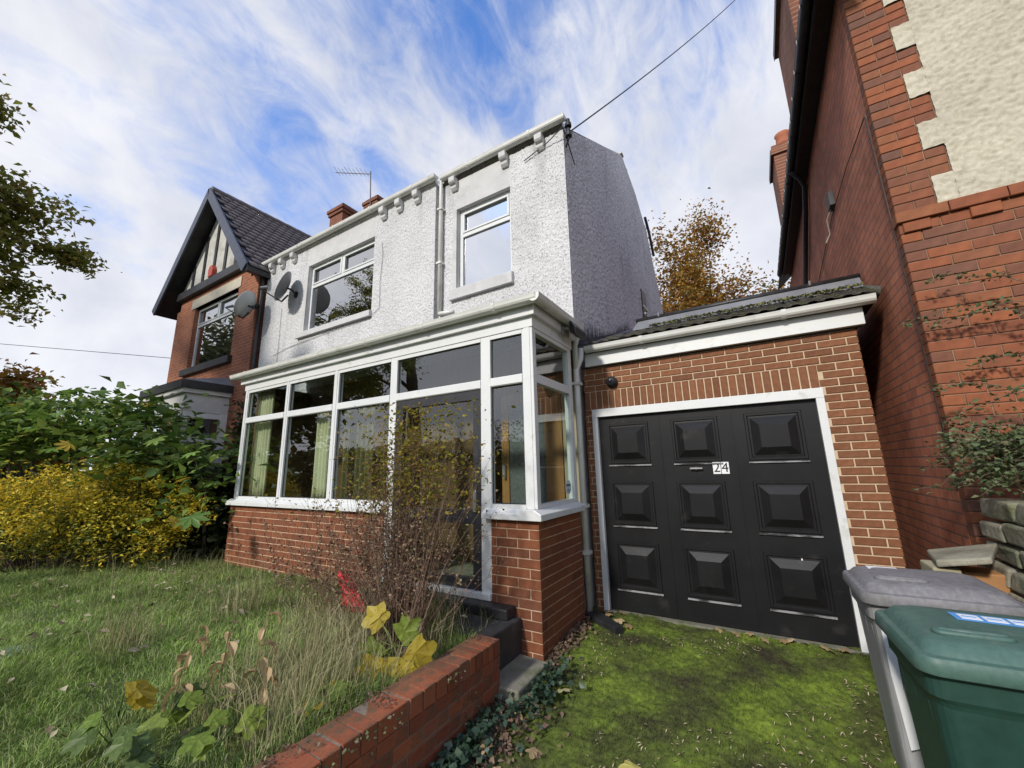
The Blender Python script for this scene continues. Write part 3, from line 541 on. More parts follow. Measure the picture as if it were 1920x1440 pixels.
# brushed-on bitumen where the garage roof meets the gable wall: jagged strokes, a few millimetres thick
M = MB(); q = random.Random(3)
for i in range(150):
    t = i/150; y = 4.66+2.75*t; zb = 3.10+.98*t; hh = (.16+.14*q.random()+.10*math.sin(t*9))*(1-.35*t); wd = q.uniform(.02, .045); ln_ = q.uniform(-.05, .12)
    M.add([(XS+.021, y, zb-.1), (XS+.021, y+wd, zb-.1), (XS+.021+q.random()*.004, y+wd*.6+ln_, zb+hh)], [(0, 1, 2)])
M.add([(XS+.019, 4.62, 2.9), (XS+.019, 7.5, 3.9), (XS+.019, 7.5, 4.14), (XS+.019, 4.62, 3.15)], [(0, 1, 2, 3)])
M.build('bitumen_strokes', BITU, ga)
# downpipe shared by porch and garage, black gully at its foot
dpp = MB().tube([(-1.74, 4.56, 3.02), (-1.76, 4.56, 2.88), (-1.80, 4.50, 2.74), (-1.80, 4.50, .04)], .036, 10).tube([(XR+.115, 4.40, 3.20), (-1.80, 4.50, 3.05), (-1.80, 4.50, 2.7)], .034, 10).build('downpipe', GUTW, ga, smooth=True)
for z in (.62, 1.12, 2.55): MB().box(-1.85, -1.75, 4.45, 4.56, z, z+.035).build('pipe_clip', GUTW, dpp)
# ================================================================== right neighbour (brick, cream roughcast gable)
XN, YN = 1.15, 4.0; NC = .0795
rn = thing('brick_house', 'tall red brick house with cream roughcast gable beside the garage', 'house', (3.0, 6.0, 0))
fw_ = MB().box(XN+.006, 6.0, YN+.008, YN+.28, -.6, 3.30).box(XN+.006, 6.0, YN+.008, YN+.28, 3.30, 6.6).build('front_wall', MN, rn)
MB().box(XN, XN+.25, YN+.1095, 11.9, -.6, 5.85).build('side_wall', SIDEB, rn)
box('back_wall', SIDEB, rn, XN+.26, 6, 11.6, 11.88, -.6, 5.6)
# lower bricks, one by one
ROW0 = 3.285-33*NC
brickwall(fw_, (XN, YN, ROW0), 0, 33, NC, .236, .007, .1, BN, lambda r: [(0, 1.30)], lambda r: (0 if r % 2 else .118)-.118*((r//2) % 2)*.0)
# band course (projecting) and dentils
for i in range(6): put_brick(fw_, (XN-.012+.30*i, YN-.03, 3.375), 0, .294, .085, .12, BN)
for i in range(6): put_brick(fw_, (XN+.236*i, YN, 3.290), 0, .230, .080, .1, BN)
for i in range(5): put_brick(fw_, (XN+.02+.365*i, YN-.022, 3.288), 0, .155, .078, .02, BN)
# toothed quoin above the band
zq = 3.46
def qsp(r): return [(0, .236*1.0)] if (r//3) % 2 == 0 else [(0, .236*1.5)]
brickwall(fw_, (XN, YN, zq), 0, 36, NC, .236, .007, .1, BN, qsp, lambda r: (0 if r % 2 else .118))
wq = .236
for b in range(12):
    u0 = XN+(wq if b % 2 == 0 else wq*1.5)+.003; z0_ = zq+b*3*NC
    if b % 2 == 0: rough_rect('render_tooth', CREAM, rn, 1, YN-.006, u0, XN+wq*1.5+.004, z0_+.002, z0_+3*NC-.002, .014, .013, edge=False)
o = rough_rect('render', CREAM, rn, 1, YN-.006, XN+wq*1.5+.003, 3.4, zq+.004, zq+36*NC, .0135, .013, edge=False); o['label'] = 'cream roughcast panel of the gable'
# thin black cable up the corner and down the side wall
MB().tube([(XN-.012, YN+.07, 1.35), (XN-.012, YN+.07, 3.0), (XN-.012, YN+.10, 4.48), (XN-.014, 4.9, 4.55), (XN-.012, 5.89, 4.56), (XN-.012, 7.2, 4.42), (XN-.012, 8.6, 4.25)], .0045, 5).build('cable', INK, rn)
vt = MB().box(XN-.05, XN-.001, 5.68, 5.86, 4.60, 4.78).build('vent', mk('grey_vent', [(.10, .10, .10)], rough=.7), rn)
MB().tube([(XN-.03, 5.80, 4.60), (XN-.07, 5.9, 4.52), (XN-.05, 6.0, 4.38), (XN-.09, 6.06, 4.30)], .008, 5).build('loose_cable', mk('pale_cable', [(.5, .46, .4)], rough=.6), vt)
# eaves: boxed black soffit and gutter with white drips
MB().box(.99, XN+.02, 3.4, 10.7, 5.86, 5.91).box(.975, 1.0, 3.4, 10.7, 5.80, 5.95).build('soffit', BLACK, rn)
gutter(rn, 3.3, 10.75, .93, 5.92, r=.05, mat=BLACK, axis=1)
for i in range(18): MB().box(.872, .876, 3.7+i*.39, 3.7+i*.39+.03, 5.87, 5.91).build('gutter_joint', mk('chalk', [(.5, .5, .5)]) if i == 0 else bpy.data.materials['chalk'], rn)
MB().add([(.93, 3.3, 5.97), (4.2, 3.3, 9.1), (4.2, 12, 9.1), (.93, 12, 5.97), (7.5, 3.3, 5.9), (7.5, 12, 5.9), (.93, 3.3, 5.93), (.93, 12, 5.93)], [(0, 1, 2, 3), (1, 4, 5, 2), (6, 0, 3, 7)]).build('roof', TILE, rn)
MB().tube([(.93, 6.7, 5.85), (1.03, 6.8, 5.78), (1.10, 6.95, 5.70), (1.10, 7.35, 5.42), (1.10, 8.75, 4.70), (1.10, 9.2, 3.0)], .036, 8).build('downpipe', BLACK, rn, smooth=True)
for (y0, y1, zt, lb) in ((5.9, 7.35, 8.55, 'broad brick chimney stack rising at the eaves'), (10.15, 11.2, 8.62, 'farther chimney stack with an orange pot')):
    c = MB().box(XN+.002, XN+.6, y0, y1, 6.0, zt).box(XN-.05, XN+.65, y0-.05, y1+.05, zt, zt+.12).box(XN-.02, XN+.6, y0-.02, y1+.02, zt+.12, zt+.24).build('chimney', CHIM, rn); c['label'] = lb
    MB().box(XN-.058, XN-.051, y0-.06, y1+.06, zt-.02, zt+.125).build('cap_edge', BLACK, c)
    if y0 > 9:
        MB().tube([(XN+.25, 10.3, zt+.24), (XN+.25, 10.3, zt+.30), (XN+.25, 10.3, zt+.50), (XN+.25, 10.3, zt+.56)], [.17, .155, .14, .165], 14).build('chimney_pot', TERRA, c, smooth=True)

# ================================================================== left neighbour
ln_ = thing('brick_house', 'red brick house with steep half-timbered gable left of the white house', 'house', (-12, 5, 0))
WY = 4.4; LX0, LX1 = -14.15, -9.6; AX, AZ = -12.06, 9.32; WX0, WX1, WZ0, WZ1 = -12.95, -10.55, 4.33, 6.14
M = MB(); M.box(LX0, WX0, WY, WY+.25, 0, 6.28).box(WX1, LX1, WY, WY+.25, 0, 6.28).box(WX0, WX1, WY, WY+.25, 0, WZ0).box(WX0, WX1, WY, WY+.25, WZ1, 6.28).box(-13.95, -10.02, WY+.001, WY+.25, 6.28, 6.75); M.build('front_wall', LEFTB, ln_)
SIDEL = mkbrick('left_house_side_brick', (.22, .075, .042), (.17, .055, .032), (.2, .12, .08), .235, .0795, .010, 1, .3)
box('side_wall', SIDEL, ln_, LX1-.24, LX1+.004, WY+.002, 10.5, 0, 6.2); box('side_wall', SIDEL, ln_, LX0, LX0+.24, WY+.251, 10.5, 0, 6.2)
box('back_wall', LEFTB, ln_, LX0, LX1, 10.5, 10.7, 0, 6.2)
# gable panel and timbers
PAN = mk('grey_cream_panel', [(.44, .43, .39), (.56, .55, .50)], rough=.9, scale=5, bump=.3, bscale=60, dirt=((.2, .2, .18), 2, .5, .75))
MB().prism([(-14.0, 6.76), (-10.02, 6.76), (AX, 9.08)], 1, WY-.02, WY+.2).build('gable_panel', PAN, ln_)
MB().box(-14.0, -10.05, WY-.12, WY+.02, 6.55, 6.78).build('tie_beam', BLACK, ln_, bevel=.01)
for x, zt in ((-13.3, 7.5), (-12.68, 8.25), (-12.06, 8.9), (-11.44, 8.25), (-10.85, 7.55)): MB().box(x-.06, x+.06, WY-.05, WY-.021, 6.78, zt).build('timber_stud', BLACK, ln_)
# roof slopes, tiles as real pieces
VY0, VY1 = 4.03, 11.0; RX0, RX1, RZ = AX-2.70, AX+2.62, 6.27
MB().add([(RX0, VY0, RZ+.08), (AX, VY0, AZ), (AX, VY1, AZ), (RX0, VY1, RZ+.08), (RX1, VY0, RZ), (RX1, VY1, RZ), (RX0, VY0, RZ-.02), (AX, VY0, AZ-.12), (AX, VY1, AZ-.12), (RX0, VY1, RZ-.02), (RX1, VY0, RZ-.12), (RX1, VY1, RZ-.12)],
         [(0, 3, 2, 1), (1, 2, 5, 4), (6, 7, 8, 9), (7, 10, 11, 8), (0, 6, 9, 3), (4, 5, 11, 10)]).build('roof', BLACK, ln_)
d = Vector((RX1-AX, 0, RZ-AZ)); Ls = d.length; d.normalize(); nn = Vector((-d.z, 0, d.x)); V = []; F = []
nr, nc = 17, 30
for r in range(nr):
    for c in range(nc):
        w_ = (VY1-VY0)/nc; y0 = VY0+.05+c*w_+(w_/2 if r % 2 else 0); a = Vector((AX, 0, AZ))+d*(r*Ls/nr); b = Vector((AX, 0, AZ))+d*((r+1.12)*Ls/nr); k = len(V); g_ = .006
        for (p, h_, yy) in ((a, .01, y0+g_), (a, .01, y0+w_-g_), (b, .045, y0+w_-g_), (b, .045, y0+g_), (b, .022, y0+g_), (b, .022, y0+w_-g_), ((a+b)/2, .055, y0+w_*.35), ):
            q_ = p+nn*h_; V.append((q_.x, yy, q_.z))
        F += [(k, k+1, k+6), (k+1, k+2, k+6), (k+2, k+3, k+6), (k+3, k, k+6), (k+3, k+2, k+5), (k+3, k+5, k+4)]
npmesh('roof_tiles', V, F, TILEL, ln_, kind='stuff')
for i in range(20): MB().tube([(AX, VY0+.02+i*.348, AZ+.02), (AX, VY0+.02+i*.348+.34, AZ+.02)], [.10, .092], 8).build('ridge_tile', TILEL, ln_)
# bargeboards and deep soffit
def barge(xe, ze):
    e = Vector((xe, 0, ze)); a = Vector((AX, 0, AZ)); dd = (a-e).normalized(); nrm = Vector((-dd.z, 0, dd.x)); nrm = nrm if nrm.z > 0 else -nrm; M = MB()
    pr = [e+nrm*.05-dd*.03, a+nrm*.05, Vector((AX, 0, AZ-.30)), e-nrm*.20-dd*.03]; vs = [(p.x, VY0-.04, p.z) for p in pr]+[(p.x, VY0+.0, p.z) for p in pr]
    M.add(vs, [(0, 1, 2, 3), (7, 6, 5, 4), (0, 4, 5, 1), (3, 2, 6, 7), (0, 3, 7, 4)]); return M.build('bargeboard', BLUEBLK, ln_)
barge(RX0, RZ+.08); barge(RX1, RZ)
MB().box(RX1-.06, RX1+.06, VY0, 6.5, RZ-.16, RZ-.05).build('gutter', BLACK, ln_); MB().tube([(LX1+.05, 4.47, 6.1), (LX1+.05, 4.47, 3.2)], .04, 8).build('downpipe', BLACK, ln_)
# window
box('lintel', mk('cream_stone', [(.50, .46, .36), (.58, .54, .43)], rough=.85, scale=6), ln_, WX0-.2, WX1+.12, WY-.02, WY+.15, WZ1, WZ1+.27)
window(ln_, WX0, WX1, WZ0+.05, WZ1, WY+.10, 5.62, -11.72, GLASSU, (WX0-.15, WX1+.1, WZ0-.14, WZ0+.06, WY-.10), smat=BLACK)
box('net_curtain', mk('net', [(.42, .43, .40)], rough=.9), ln_, WX0, WX1, WY+.22, WY+.23, WZ0, WZ1)
# ground-floor bay
BX0, BX1, BY = -12.35, -10.3, 3.55
MB().box(BX0, BX1, BY, WY-.001, 2.92, 3.32).build('bay_frieze', WPAINT, ln_); MB().box(BX0-.14, BX1+.13, BY-.14, WY-.002, 3.42, 3.58).build('bay_fascia', BLACK, ln_)
MB().box(BX0-.08, BX1+.07, BY-.08, WY-.002, 3.321, 3.419).build('bay_cornice', WPAINT, ln_)
MB().add([(BX0-.14, BY-.14, 3.581), (BX1+.13, BY-.14, 3.581), (BX1-.2, WY-.003, 3.82), (BX0+.2, WY-.003, 3.82), (BX1+.13, WY-.003, 3.581), (BX0-.14, WY-.003, 3.581)], [(0, 1, 2, 3), (1, 4, 2), (0, 3, 5)]).build('bay_roof', LEAD, ln_)
box('bay_base', LEFTB, ln_, BX0, BX1, BY, WY-.002, 0, 1.35)
for (x0, x1) in ((BX0, BX0+.12), (BX1-.12, BX1), (-11.4, -11.28)): box('bay_post', WHITE, ln_, x0, x1, BY, BY+.1, 1.35, 2.92)
box('bay_post', WHITE, ln_, BX1-.1, BX1, WY-.14, WY-.003, 1.35, 2.92); box('bay_transom', WHITE, ln_, BX1-.09, BX1-.01, BY+.1, WY-.14, 2.28, 2.38); box('bay_sill', WHITE, ln_, BX0-.05, BX1+.06, BY-.06, WY-.004, 1.27, 1.349)
box('bay_head', WHITE, ln_, BX1-.09, BX1-.01, BY+.1, WY-.14, 2.80, 2.919)
MB().box(BX1-.05, BX1-.045, BY+.1, WY-.14, 1.36, 2.8).build('pane', GLASS, ln_); MB().box(BX0+.12, BX1-.12, BY+.05, BY+.055, 1.36, 2.91).build('pane', GLASS, ln_)
box('bay_back', DARK, ln_, BX0+.13, BX1-.13, WY-.2, WY-.005, 1.36, 2.9)
ab = MB().prism([(-12.12, 6.80), (-11.9, 6.80), (-11.88, 7.0), (-11.94, 7.12), (-12.08, 7.12), (-12.14, 7.0)], 1, WY-.13, WY-.022).build('alarm_box', mk('red_plastic', [(.45, .06, .03)], rough=.4), None, bevel=.01)
tag(ab, 'small red alarm box fixed above the tie beam on the timbered gable', 'alarm box')

# ================================================================== low garden wall, steps, slab
gw = thing('garden_wall', 'low red brick garden wall with mossy top edging the driveway', 'wall', (-1.97, 2.0, 0))
WXL, WXR, WZT = -2.09, -1.875, .305; Y0W, Y1W = -1.4, 2.83
MB().box(WXL+.006, WXR-.008, Y0W, Y1W-.008, -.6, WZT-.012).build('mortar_core', MW, gw)
brickwall(gw, (WXR, Y0W, WZT-.082*5-.113), math.pi/2, 5, .082, .232, .011, .1, BW, lambda r: [(1.2, Y1W-Y0W)], lambda r: (Y1W-Y0W)-.232*20-(.116 if r % 2 else 0), jit=.004)
brickwall(gw, (WXL, Y1W, WZT-.082*5-.113), 0, 0, .082, .232, .011, .1, BW, lambda r: [], lambda r: 0)
y = Y1W
k = 0
while y > .3:   # brick-on-edge coping, worn and uneven
    wdt = .0755 if k < 5 else rnd.choice((.108, .112, .22, .225)); y -= wdt
    o = put_brick(gw, (WXR+.004, y+.005, WZT-.113), math.pi/2, wdt-.014, .108+rnd.uniform(-.008, .006) if k > 4 else .112, .218, BW)
    o.rotation_euler = (rnd.uniform(-.03, .03) if k > 4 else 0, rnd.uniform(-.02, .02), math.pi/2+(rnd.uniform(-.03, .03) if k > 4 else 0)); k += 1
for i, (zb) in enumerate([WZT-.113-.082*j for j in range(1, 5)]):
    o = put_brick(gw, (WXL, Y1W+.004, zb+.004), 0, .215, .072, .05, BW); o.location.y = Y1W+.001-gw.location.y; o.rotation_euler = (0, 0, 0)
    o.location = Vector((WXR-.001, Y1W+.004, zb+.004))-org(gw); o.rotation_euler = (0, 0, math.pi)
o = put_brick(gw, (WXR, Y1W+.004, WZT-.109), math.pi, .214, .104, .05, BW)
sp_ = thing('front_step', 'worn black painted front step below the porch door', 'step', (-2.9, 3.1, 0))
MB().box(-3.86, -2.0, 2.86, 3.385, -.15, .27).build('tread', STEPM, sp_, bevel=.015); MB().box(-3.80, -2.06, 3.23, 3.388, .271, .36).build('upper_riser', BLACK, sp_, bevel=.012)
tag(MB().add([(-2.0, 2.80, -.10), (-1.70, 2.82, -.10), (-1.70, 3.32, -.055), (-2.0, 3.34, -.055), (-2.0, 2.80, -.01), (-1.715, 2.82, -.012), (-1.71, 3.31, .0), (-2.0, 3.34, .0)], [(0, 3, 2, 1), (4, 5, 6, 7), (0, 1, 5, 4), (1, 2, 6, 5), (2, 3, 7, 6), (3, 0, 4, 7)]).build('paving_slab', SLAB, None, bevel=.012), 'mossy stone slab between the garden wall end and the brick pier', 'slab')
gl = MB().add([(-1.86, 4.40, -.03), (-1.74, 4.33, -.03), (-1.42, 4.16, -.03), (-1.36, 4.24, -.03), (-1.70, 4.52, -.03), (-1.86, 4.40, .05), (-1.74, 4.33, .055), (-1.42, 4.16, .045), (-1.36, 4.24, .045), (-1.70, 4.52, .05)], [(4, 3, 2, 1, 0), (5, 6, 7, 8, 9), (0, 1, 6, 5), (1, 2, 7, 6), (2, 3, 8, 7), (3, 4, 9, 8), (4, 0, 5, 9)]).build('gully_cover', BLACK, None, bevel=.008)
tag(gl, 'black plastic gully cover at the foot of the white downpipe', 'drain')

# ================================================================== stone wall and slabs by the right house
sw_ = thing('stone_wall', 'mossy dry stone wall under the ivy at the right edge', 'wall', (1.3, 3.0, 0))
q = random.Random(5)
for r in range(13):
    y = 3.75; zb = -.2+r*.118; xo = .965+.03*q.random()+.012*r
    while y > 1.6:
        w_ = q.uniform(.22, .42); h_ = .105+q.uniform(-.012, .008); y -= w_; j = lambda: q.uniform(-.018, .018)
        vs = [(xo+j(), y+.012, zb), (xo+.4, y+.012, zb), (xo+.4, y+w_-.006, zb), (xo+j(), y+w_-.006, zb), (xo+j(), y+.012+j()*.4, zb+h_), (xo+.4, y+.012, zb+h_), (xo+.4, y+w_-.006, zb+h_), (xo+j(), y+w_-.006+j()*.4, zb+h_)]
        MB().add(vs, [(0, 3, 2, 1), (4, 5, 6, 7), (0, 1, 5, 4), (1, 2, 6, 5), (2, 3, 7, 6), (3, 0, 4, 7)]).build('stone', STONE, sw_, bevel=.014)
MB().box(1.22, 1.6, 1.6, 3.74, -.2, 1.25).build('packing', EARTH, sw_)
lsl = MB().add([(.79, 3.40, .955), (.99, 3.30, 1.01), (1.12, 3.60, 1.05), (.84, 3.75, .96), (.79, 3.40, .995), (.99, 3.30, 1.045), (1.12, 3.60, 1.085), (.84, 3.75, 1.0)], [(0, 3, 2, 1), (4, 5, 6, 7), (0, 1, 5, 4), (1, 2, 6, 5), (2, 3, 7, 6), (3, 0, 4, 7)]).build('flat_stone', STONE, None, bevel=.01)
tag(lsl, 'flat dark stone slab tilted on top of the pale block behind the grey bin', 'stone')
tag(box('stone_block', mk('pale_block', [(.30, .27, .17), (.38, .35, .24)], rough=.9, scale=6), None, .775, .895, 3.42, 3.66, -.1, .952, .01), 'pale squared stone block standing behind the grey bin', 'stone')
tag(box('stone_block', mk('orange_block', [(.33, .16, .06), (.40, .22, .10)], rough=.9, scale=6), None, .90, 1.10, 3.47, 3.68, -.1, .93, .01), 'orange-brown stone block leaning by the brick side wall', 'stone')

# ================================================================== wheelie bins
def rr(w_, d_, r, n, z, cx=0, cy=0):
    pts = []
    for (sx, sy, a0) in ((1, 1, 0), (-1, 1, math.pi/2), (-1, -1, math.pi), (1, -1, 1.5*math.pi)):
        for k in range(n+1):
            a = a0+math.pi/2*k/n; pts.append((cx+sx*(w_/2-r)+r*math.cos(a), cy+sy*(d_/2-r)+r*math.sin(a), z))
    return pts
def bin_(name, label, x, y, z, rotz, body, lid, w_=.58, d_=.50, h=1.04):
    """local frame: x to the right from the left side, y depth (front at -d/2), lid grip at the front"""
    t = thing(name, label, 'bin', (x, y, z)); c, s = math.cos(rotz), math.sin(rotz)
    T = lambda M: [setattr(M, 'v', [(x+c*p[0]-s*p[1], y+s*p[0]+c*p[1], z+p[2]) for p in M.v]), M][1]
    cx = w_/2; M = MB()
    M.loft([rr(w_*.74, d_*.70, .05, 4, .03, cx, .04), rr(w_*.78, d_*.74, .05, 4, .06, cx, .035), rr(w_*.90, d_*.91, .055, 4, h*.78, cx), rr(w_*.92, d_*.93, .055, 4, h*.795, cx), rr(w_*.955, d_*.96, .05, 4, h*.81, cx), rr(w_*.96, d_*.965, .05, 4, h*.90, cx)]); T(M).build('body', body, t)
    M = MB(); zl = h*.885
    M.loft([rr(w_-.01, d_+.02, .055, 6, zl-.004, cx), rr(w_+.022, d_+.045, .06, 6, zl, cx), rr(w_+.025, d_+.05, .06, 6, zl+.005, cx), rr(w_+.018, d_+.043, .06, 6, zl+.042, cx), rr(w_+.004, d_+.03, .055, 6, zl+.052, cx), rr(w_-.035, d_-.01, .05, 6, zl+.055, cx), rr(w_-.045, d_-.02, .05, 6, zl+.062, cx), rr(w_-.075, d_-.05, .07, 6, zl+.086, cx), rr(w_-.13, d_-.10, .07, 6, zl+.096, cx), rr(w_-.24, d_-.22, .05, 6, zl+.101, cx), rr(w_-.44, d_-.40, .03, 6, zl+.103, cx)])
    ld = T(M).build('lid', lid, t, smooth=True); ld.modifiers.new('es', 'EDGE_SPLIT').split_angle = math.radians(38)
    zt = zl+.094; M = MB(); gx, gy = cx*.62, -d_*.5+.115
    pts = [(gx+(.075 if math.cos(a) > 0 else -.075)+.02*math.cos(a), gy+.02*math.sin(a), zt+.008) for a in [i*math.pi/8+.02 for i in range(16)]]
    M.tube(pts+[pts[0]], .011, 6); T(M).build('grip', lid, ld, smooth=True)
    for sx in (-1, 1):
        M = MB(); M.box(cx+sx*w_*.30-.03, cx+sx*w_*.30+.03, d_*.5-.02, d_*.5+.06, zl-.03, zl+.03); T(M).build('hinge', lid, t)
        M = MB(); M.disc((cx+sx*w_*.28-.03, d_*.36, .10), (1, 0, 0), .10, .06, 18); T(M).build('wheel', BLACK, t)
    M = MB(); M.tube([(cx-w_*.3, d_*.5+.03, zl-.02), (cx-w_*.28, d_*.5+.09, zl-.01), (cx+w_*.28, d_*.5+.09, zl-.01), (cx+w_*.3, d_*.5+.03, zl-.02)], .016, 8); T(M).build('handle_bar', body, t)
    for yy in (-.12, .02, .14):   # moulded ribs on the left side
        M = MB(); M.add([(.012+.03, yy-.012, h*.76), (.012+.03, yy+.012, h*.76), (.066+.02, yy+.03, .12), (.066+.02, yy+.006, .12), (.006+.03-.008, yy-.010, h*.76), (.028, yy+.010, h*.76), (.075, yy+.028, .12), (.075, yy+.008, .12)], [(4, 7, 6, 5), (0, 4, 5, 1), (1, 5, 6, 2), (2, 6, 7, 3), (3, 7, 4, 0)]); T(M).build('rib', body, t)
    return t, ld, zl, T
GREYL = mk('grey_lid_plastic', [(.15, .148, .152), (.205, .20, .208)], rough=.6, scale=5, mott=.2, mscale=40, bump=.15, bscale=35, dirt=((.12, .115, .11), 7, .54, .76)); GREYB = mk('grey_body_plastic', [(.21, .21, .215), (.29, .29, .295)], rough=.55, scale=2, mott=.12, mscale=10, dirt=((.42, .42, .43), 3, .52, .7), stretch=(1, 1, .3))
GRL = mk('green_lid_plastic', [(.055, .115, .095), (.075, .14, .115)], rough=.5, scale=4, mott=.16, mscale=40, bump=.12, bscale=35, dirt=((.16, .19, .17), 6, .55, .78)); GRB = mk('green_body_plastic', [(.014, .048, .038), (.020, .060, .048)], rough=.5, scale=4, mott=.15, mscale=20)
b1, l1, z1_, T1 = bin_('wheelie_bin', 'faded grey wheelie bin by the garage door with a white paper label on its lid', .35, 3.06, -.055, .03, GREYB, GREYL)
b2, l2, z2_, T2 = bin_('wheelie_bin', 'green wheelie bin in the foreground with a blue sticker on its lid', .362, 2.27, -.055, .05, GRB, GRL)
def flat(T, x0, x1, y0, y1, zz, sk, mat, name, parent):
    M = MB(); M.add([(x0, y0, zz), (x1, y0+sk, zz), (x1, y1+sk, zz), (x0, y1, zz), (x0, y0, zz+.0015), (x1, y0+sk, zz+.0015), (x1, y1+sk, zz+.0015), (x0, y1, zz+.0015)], [(0, 3, 2, 1), (4, 5, 6, 7), (0, 1, 5, 4), (1, 2, 6, 5), (2, 3, 7, 6), (3, 0, 4, 7)]); return T(M).build(name, mat, parent)
PAPER = mk('paper', [(.72, .73, .74)], rough=.7); BLUE = mk('sticker_blue', [(.10, .30, .62)], rough=.5)
flat(T1, .10, .235, .10, .18, z1_+.0985, .0, PAPER, 'label', l1)
q_ = flat(T2, .20, .56, .03, .12, z2_+.1040, -.02, BLUE, 'sticker', l2)
for i in range(5): flat(T2, .22+i*.068, .275+i*.068, .047-i*.0036, .102-i*.0036, z2_+.1056, -.004, PAPER, 'sticker_box', q_)
for i in range(5): flat(T2, .226+i*.068, .266+i*.068, .068-i*.0036, .075-i*.0036, z2_+.1072, -.002, BLUE, 'lettering', q_)
tp = MB().add([(.045, -.232, .86), (.085, -.234, .86), (.115, -.21, .30), (.075, -.209, .28), (.05, -.238, .6), (.085, -.238, .55)], [(0, 1, 5, 4), (4, 5, 2, 3)]); T1(tp).build('torn_label', PAPER, b1)
# peeling tape strip on the grey bin's edge
# ================================================================== fixtures
def dish(label, c, bore, R, mat, wallp, group=None):
    t = thing('satellite_dish', label, 'satellite dish', wallp); c = Vector(c); b = Vector(bore).normalized(); M = MB(); a = b.cross(Vector((0, 0, 1))).normalized(); u = a.cross(b); loops = []
    for r in (.02, .35, .7, 1.0): loops.append([c+b*(r*r*R*.22)+(a*math.cos(2*math.pi*k/28)*R*.92+u*math.sin(2*math.pi*k/28)*R)*r for k in range(28)])
    back = [[p-b*.012 for p in lp] for lp in loops[::-1]]; M.loft(loops+back, True); M.build('reflector', mat, t, smooth=True)
    lo = c-u*R*.95; tip = c+b*R*1.25-u*R*.75
    M = MB().tube([lo-b*.06, tip], .014, 6); M.build('feed_arm', BLACK, t); M = MB().tube([tip-b*.02+u*.02, tip-b*.13+u*.10], [.022, .035], 10); M.build('receiver', GREYM, t)
    M = MB().tube([c-b*.02, c-b*.12, Vector(wallp)], .022, 8).disc(wallp, (0, 1, 0), .08, .03, 10); M.tube([c-b*.1-u*R*.4, lo-b*.06], .018, 6).build('bracket', BLACK, t)
    return t
dish('dark grey satellite dish on the white wall left of the wide upper window', (-8.24, 4.33, 5.49), (-.56, -.74, .36), .35, GREYM, (-8.22, 4.53, 5.40), 'satellite dishes')
dish('pale grey satellite dish on the corner of the left brick house', (-9.42, 4.15, 5.30), (-.74, -.52, .42), .33, PALEM, (-9.62, 4.38, 5.42), 'satellite dishes')
ae = thing('tv_aerial', 'thin rooftop television aerial strapped to the narrow brick chimney', 'aerial', (-7.9, 6.1, 8.4))
A0, A1 = Vector((-7.86, 6.05, 8.2)), Vector((-7.94, 6.05, 9.45)); MB().tube([A0, A1], .016, 6).build('mast', RUST, ae)
B0, B1 = Vector((-7.93, 6.05, 9.36)), Vector((-9.35, 5.95, 9.98)); MB().tube([B0, B1], .011, 5).build('boom', RUST, ae)
for i in range(9):
    p = B0+(B1-B0)*(.12+.105*i); hl = .10+.02*(i % 3); MB().tube([p-Vector((0, .5, .1))*hl*1.6+Vector((0, 0, hl)), p+Vector((0, .5, .1))*hl*1.6-Vector((0, 0, hl*.3))], .006, 4).build('element', RUST, ae)
MB().box(-7.95, -7.80, 6.0, 6.05, 8.25, 8.29).build('strap', RUST, ae)
tl = thing('telephone_line', 'black overhead telephone line running up from the house corner', 'cable', (-1.8, 4.55, 6.3))
pa, pb = Vector((-1.76, 4.62, 6.26)), Vector((2.6, 14.2, 19.0)); pts = [pa+(pb-pa)*t-Vector((0, 0, 1))*(t*(1-t)*1.0) for t in [i/24 for i in range(25)]]
MB().tube(pts, .011, 5).build('wire', INK, tl); 
for z in (6.20, 6.36): MB().tube([(-1.76, 4.62, z), (-1.76, 4.62, z+.05), (-1.76, 4.62, z+.06), (-1.76, 4.62, z+.12)], [.05, .05, .035, .03], 12).build('insulator', BLACK, tl)
MB().tube([(-1.84, 4.70, 6.12), (-1.76, 4.62, 6.16), (-1.76, 4.62, 6.50)], .012, 6).tube([(-1.80, 4.52, 6.30), (-2.1, 4.60, 6.24), (-2.5, 4.62, 6.14)], .008, 5).tube([(-1.80, 4.52, 6.30), (-1.80, 4.75, 6.1), (-1.80, 4.9, 5.95)], .008, 5).build('bracket', BLACK, tl)
fw2 = MB().tube([(-48, 4.0, 11.6), (-30, 12.2, 9.0)], .02, 4).build('distant_line', INK, None); tag(fw2, 'faint far overhead wire low in the sky at left', 'cable')
fl = thing('floodlight', 'small black floodlight under the porch gutter corner', 'floodlight', (-1.70, 4.14, 3.12))
MB().add([(-1.66, 4.02, 3.22), (-1.66, 4.24, 3.22), (-1.56, 4.28, 3.10), (-1.56, 3.98, 3.10), (-1.66, 4.02, 3.06), (-1.66, 4.24, 3.06), (-1.58, 4.26, 3.02), (-1.58, 4.0, 3.02)], [(0, 1, 2, 3), (7, 6, 5, 4), (0, 4, 5, 1), (3, 2, 6, 7), (0, 3, 7, 4), (1, 5, 6, 2)]).build('housing', BLACK, fl, bevel=.01)
MB().tube([(-1.755, 4.05, 3.13), (-1.68, 4.06, 3.12)], .02, 8).box(-1.76, -1.74, 4.0, 4.2, 3.06, 3.17).build('bracket', mk('dull_zinc', [(.25, .23, .2)], rough=.6), fl)
wl = thing('wall_lamp', 'round black bulkhead lamp on the garage brickwork', 'lamp', (-1.428, YG, 2.577))
